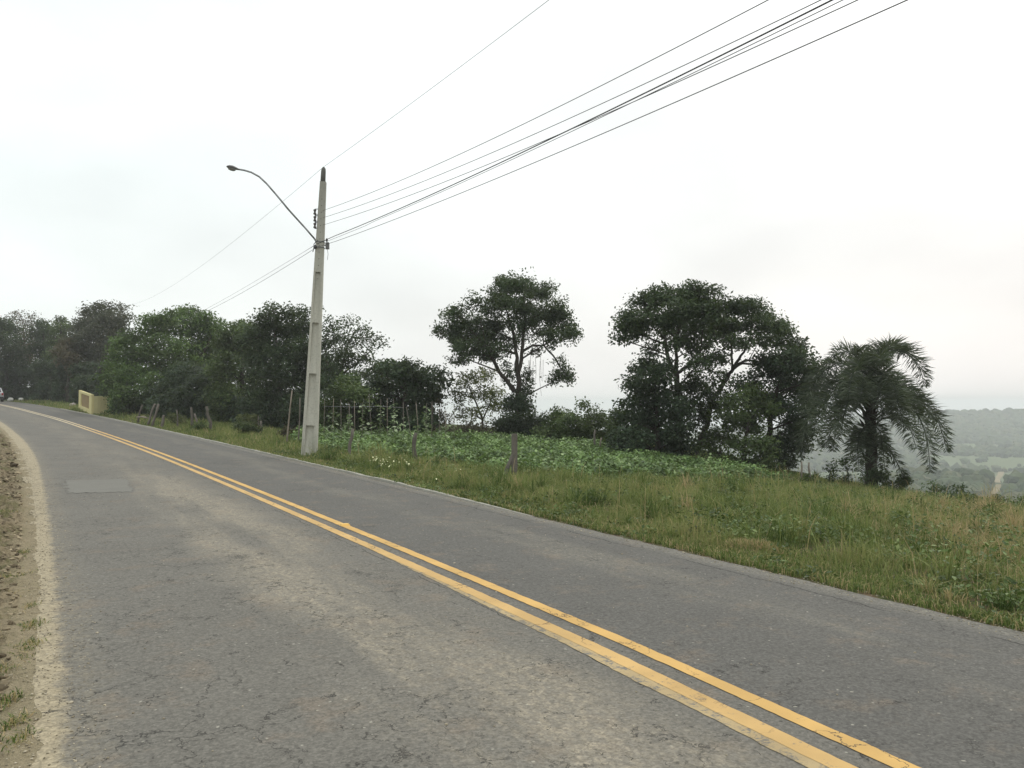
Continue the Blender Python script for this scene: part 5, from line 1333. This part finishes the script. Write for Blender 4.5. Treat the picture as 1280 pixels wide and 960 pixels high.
def gravel():
    """loose grit along both road edges and a few chips and dead leaves on the asphalt"""
    bm = bmesh.new(); bmesh.ops.create_icosphere(bm, subdivisions=1, radius=1); sv = np.array([v.co[:] for v in bm.verts]); sf = np.array([[v.index for v in f.verts] for f in bm.faces]); bm.free()
    n1, n2, n3 = 5200, 2600, 420
    s = np.concatenate([RNG.random(n1)**1.5*30+.5, RNG.uniform(-1, 24, n2), RNG.uniform(1, 20, n3)])
    L = np.concatenate([EL-.12+RNG.normal(0, .16, n1)-.006*s[:n1], ER-.05+RNG.normal(0, .10, n2), RNG.uniform(EL, ER, n3)])
    x, y = W(s, L); n = len(s)
    z = np.where((L > EL-.1) & (L < ER), zr(s), TZ(s, L))+.002
    r = RNG.uniform(.002, .007, n)*np.where(RNG.random(n) < .04, 2.0, 1); r[-n3:] *= 1.1
    sc = np.stack([r*RNG.uniform(.8, 1.5, n), r*RNG.uniform(.8, 1.5, n), r*RNG.uniform(.4, .8, n)], 1)
    V = sv[None]*sc[:, None, :]*RNG.uniform(.75, 1.2, (n, len(sv), 1))+np.stack([x, y, z], 1)[:, None]
    F = (sf[None]+np.arange(n)[:, None, None]*len(sv)).reshape(-1)
    t = NT('grit'); c = t.ramp(t.attr(), [(0, (.17, .145, .10)), (.5, (.27, .235, .165)), (1, (.42, .37, .28))]); m = t.out(c, .9, .2)
    o = np_mesh('gravel', V.reshape(-1, 3), F, np.full(n*len(sf), 3), m, np.repeat(RNG.random(n), len(sv))); tag(o, kind='stuff')
gravel()
def clods():
    bm = bmesh.new(); bmesh.ops.create_icosphere(bm, subdivisions=1, radius=1); sv = np.array([v.co[:] for v in bm.verts]); sf = np.array([[v.index for v in f.verts] for f in bm.faces]); bm.free()
    n = 7000; s = RNG.random(n)**1.3*34-.5; L = EL-.30-RNG.random(n)**1.6*3.2-.004*np.maximum(s, 0); x, y = W(s, L); k = fbm(x, y, 1.6, 12.0) > -.25; s, L, x, y = s[k], L[k], x[k], y[k]; n = len(s)
    r = RNG.uniform(.006, .02, n)*np.where(RNG.random(n) < .06, 2.2, 1)*(1+.03*s)
    sc = np.stack([r*RNG.uniform(.8, 1.6, n), r*RNG.uniform(.8, 1.6, n), r*RNG.uniform(.4, .8, n)], 1)
    z = TZ(s, L) + .34*np.array([(mnoise.noise((a*1.6, b*1.6, 0.3))*.6+mnoise.noise((a*4.5, b*4.5, 7.1))*.32+mnoise.noise((a*12, b*12, 2.1))*.14) for a, b in zip(x, y)])*np.clip((EL-.22-L)/.25, 0, 1)
    V = sv[None]*sc[:, None, :]*RNG.uniform(.7, 1.25, (n, len(sv), 1))+np.stack([x, y, z], 1)[:, None]
    F = (sf[None]+np.arange(n)[:, None, None]*len(sv)).reshape(-1)
    t = NT('clod'); c = t.ramp(t.attr(), [(0, (.07, .055, .035)), (.5, (.16, .13, .085)), (1, (.36, .30, .20))]); m = t.out(c, .95, .1)
    o = np_mesh('earth_clods', V.reshape(-1, 3), F, np.full(n*len(sf), 3), m, np.repeat(RNG.random(n), len(sv))); tag(o, kind='stuff')
clods()
# yellow road stud worn flat between the two lines
def stud():
    p = hit(431, 657); z = float(zr(SL(p.x, p.y)[0])); m = MB(); m.box((0, 0, .012), (.13, .10, .024), YAW, .72)
    o = m.build('road_stud', simple('stud_plastic', (.68, .43, .12), .6, .3)); o.location = (p.x, p.y, z+.002); tag(o, 'small yellow road stud between the double yellow lines', 'road stud')
stud()
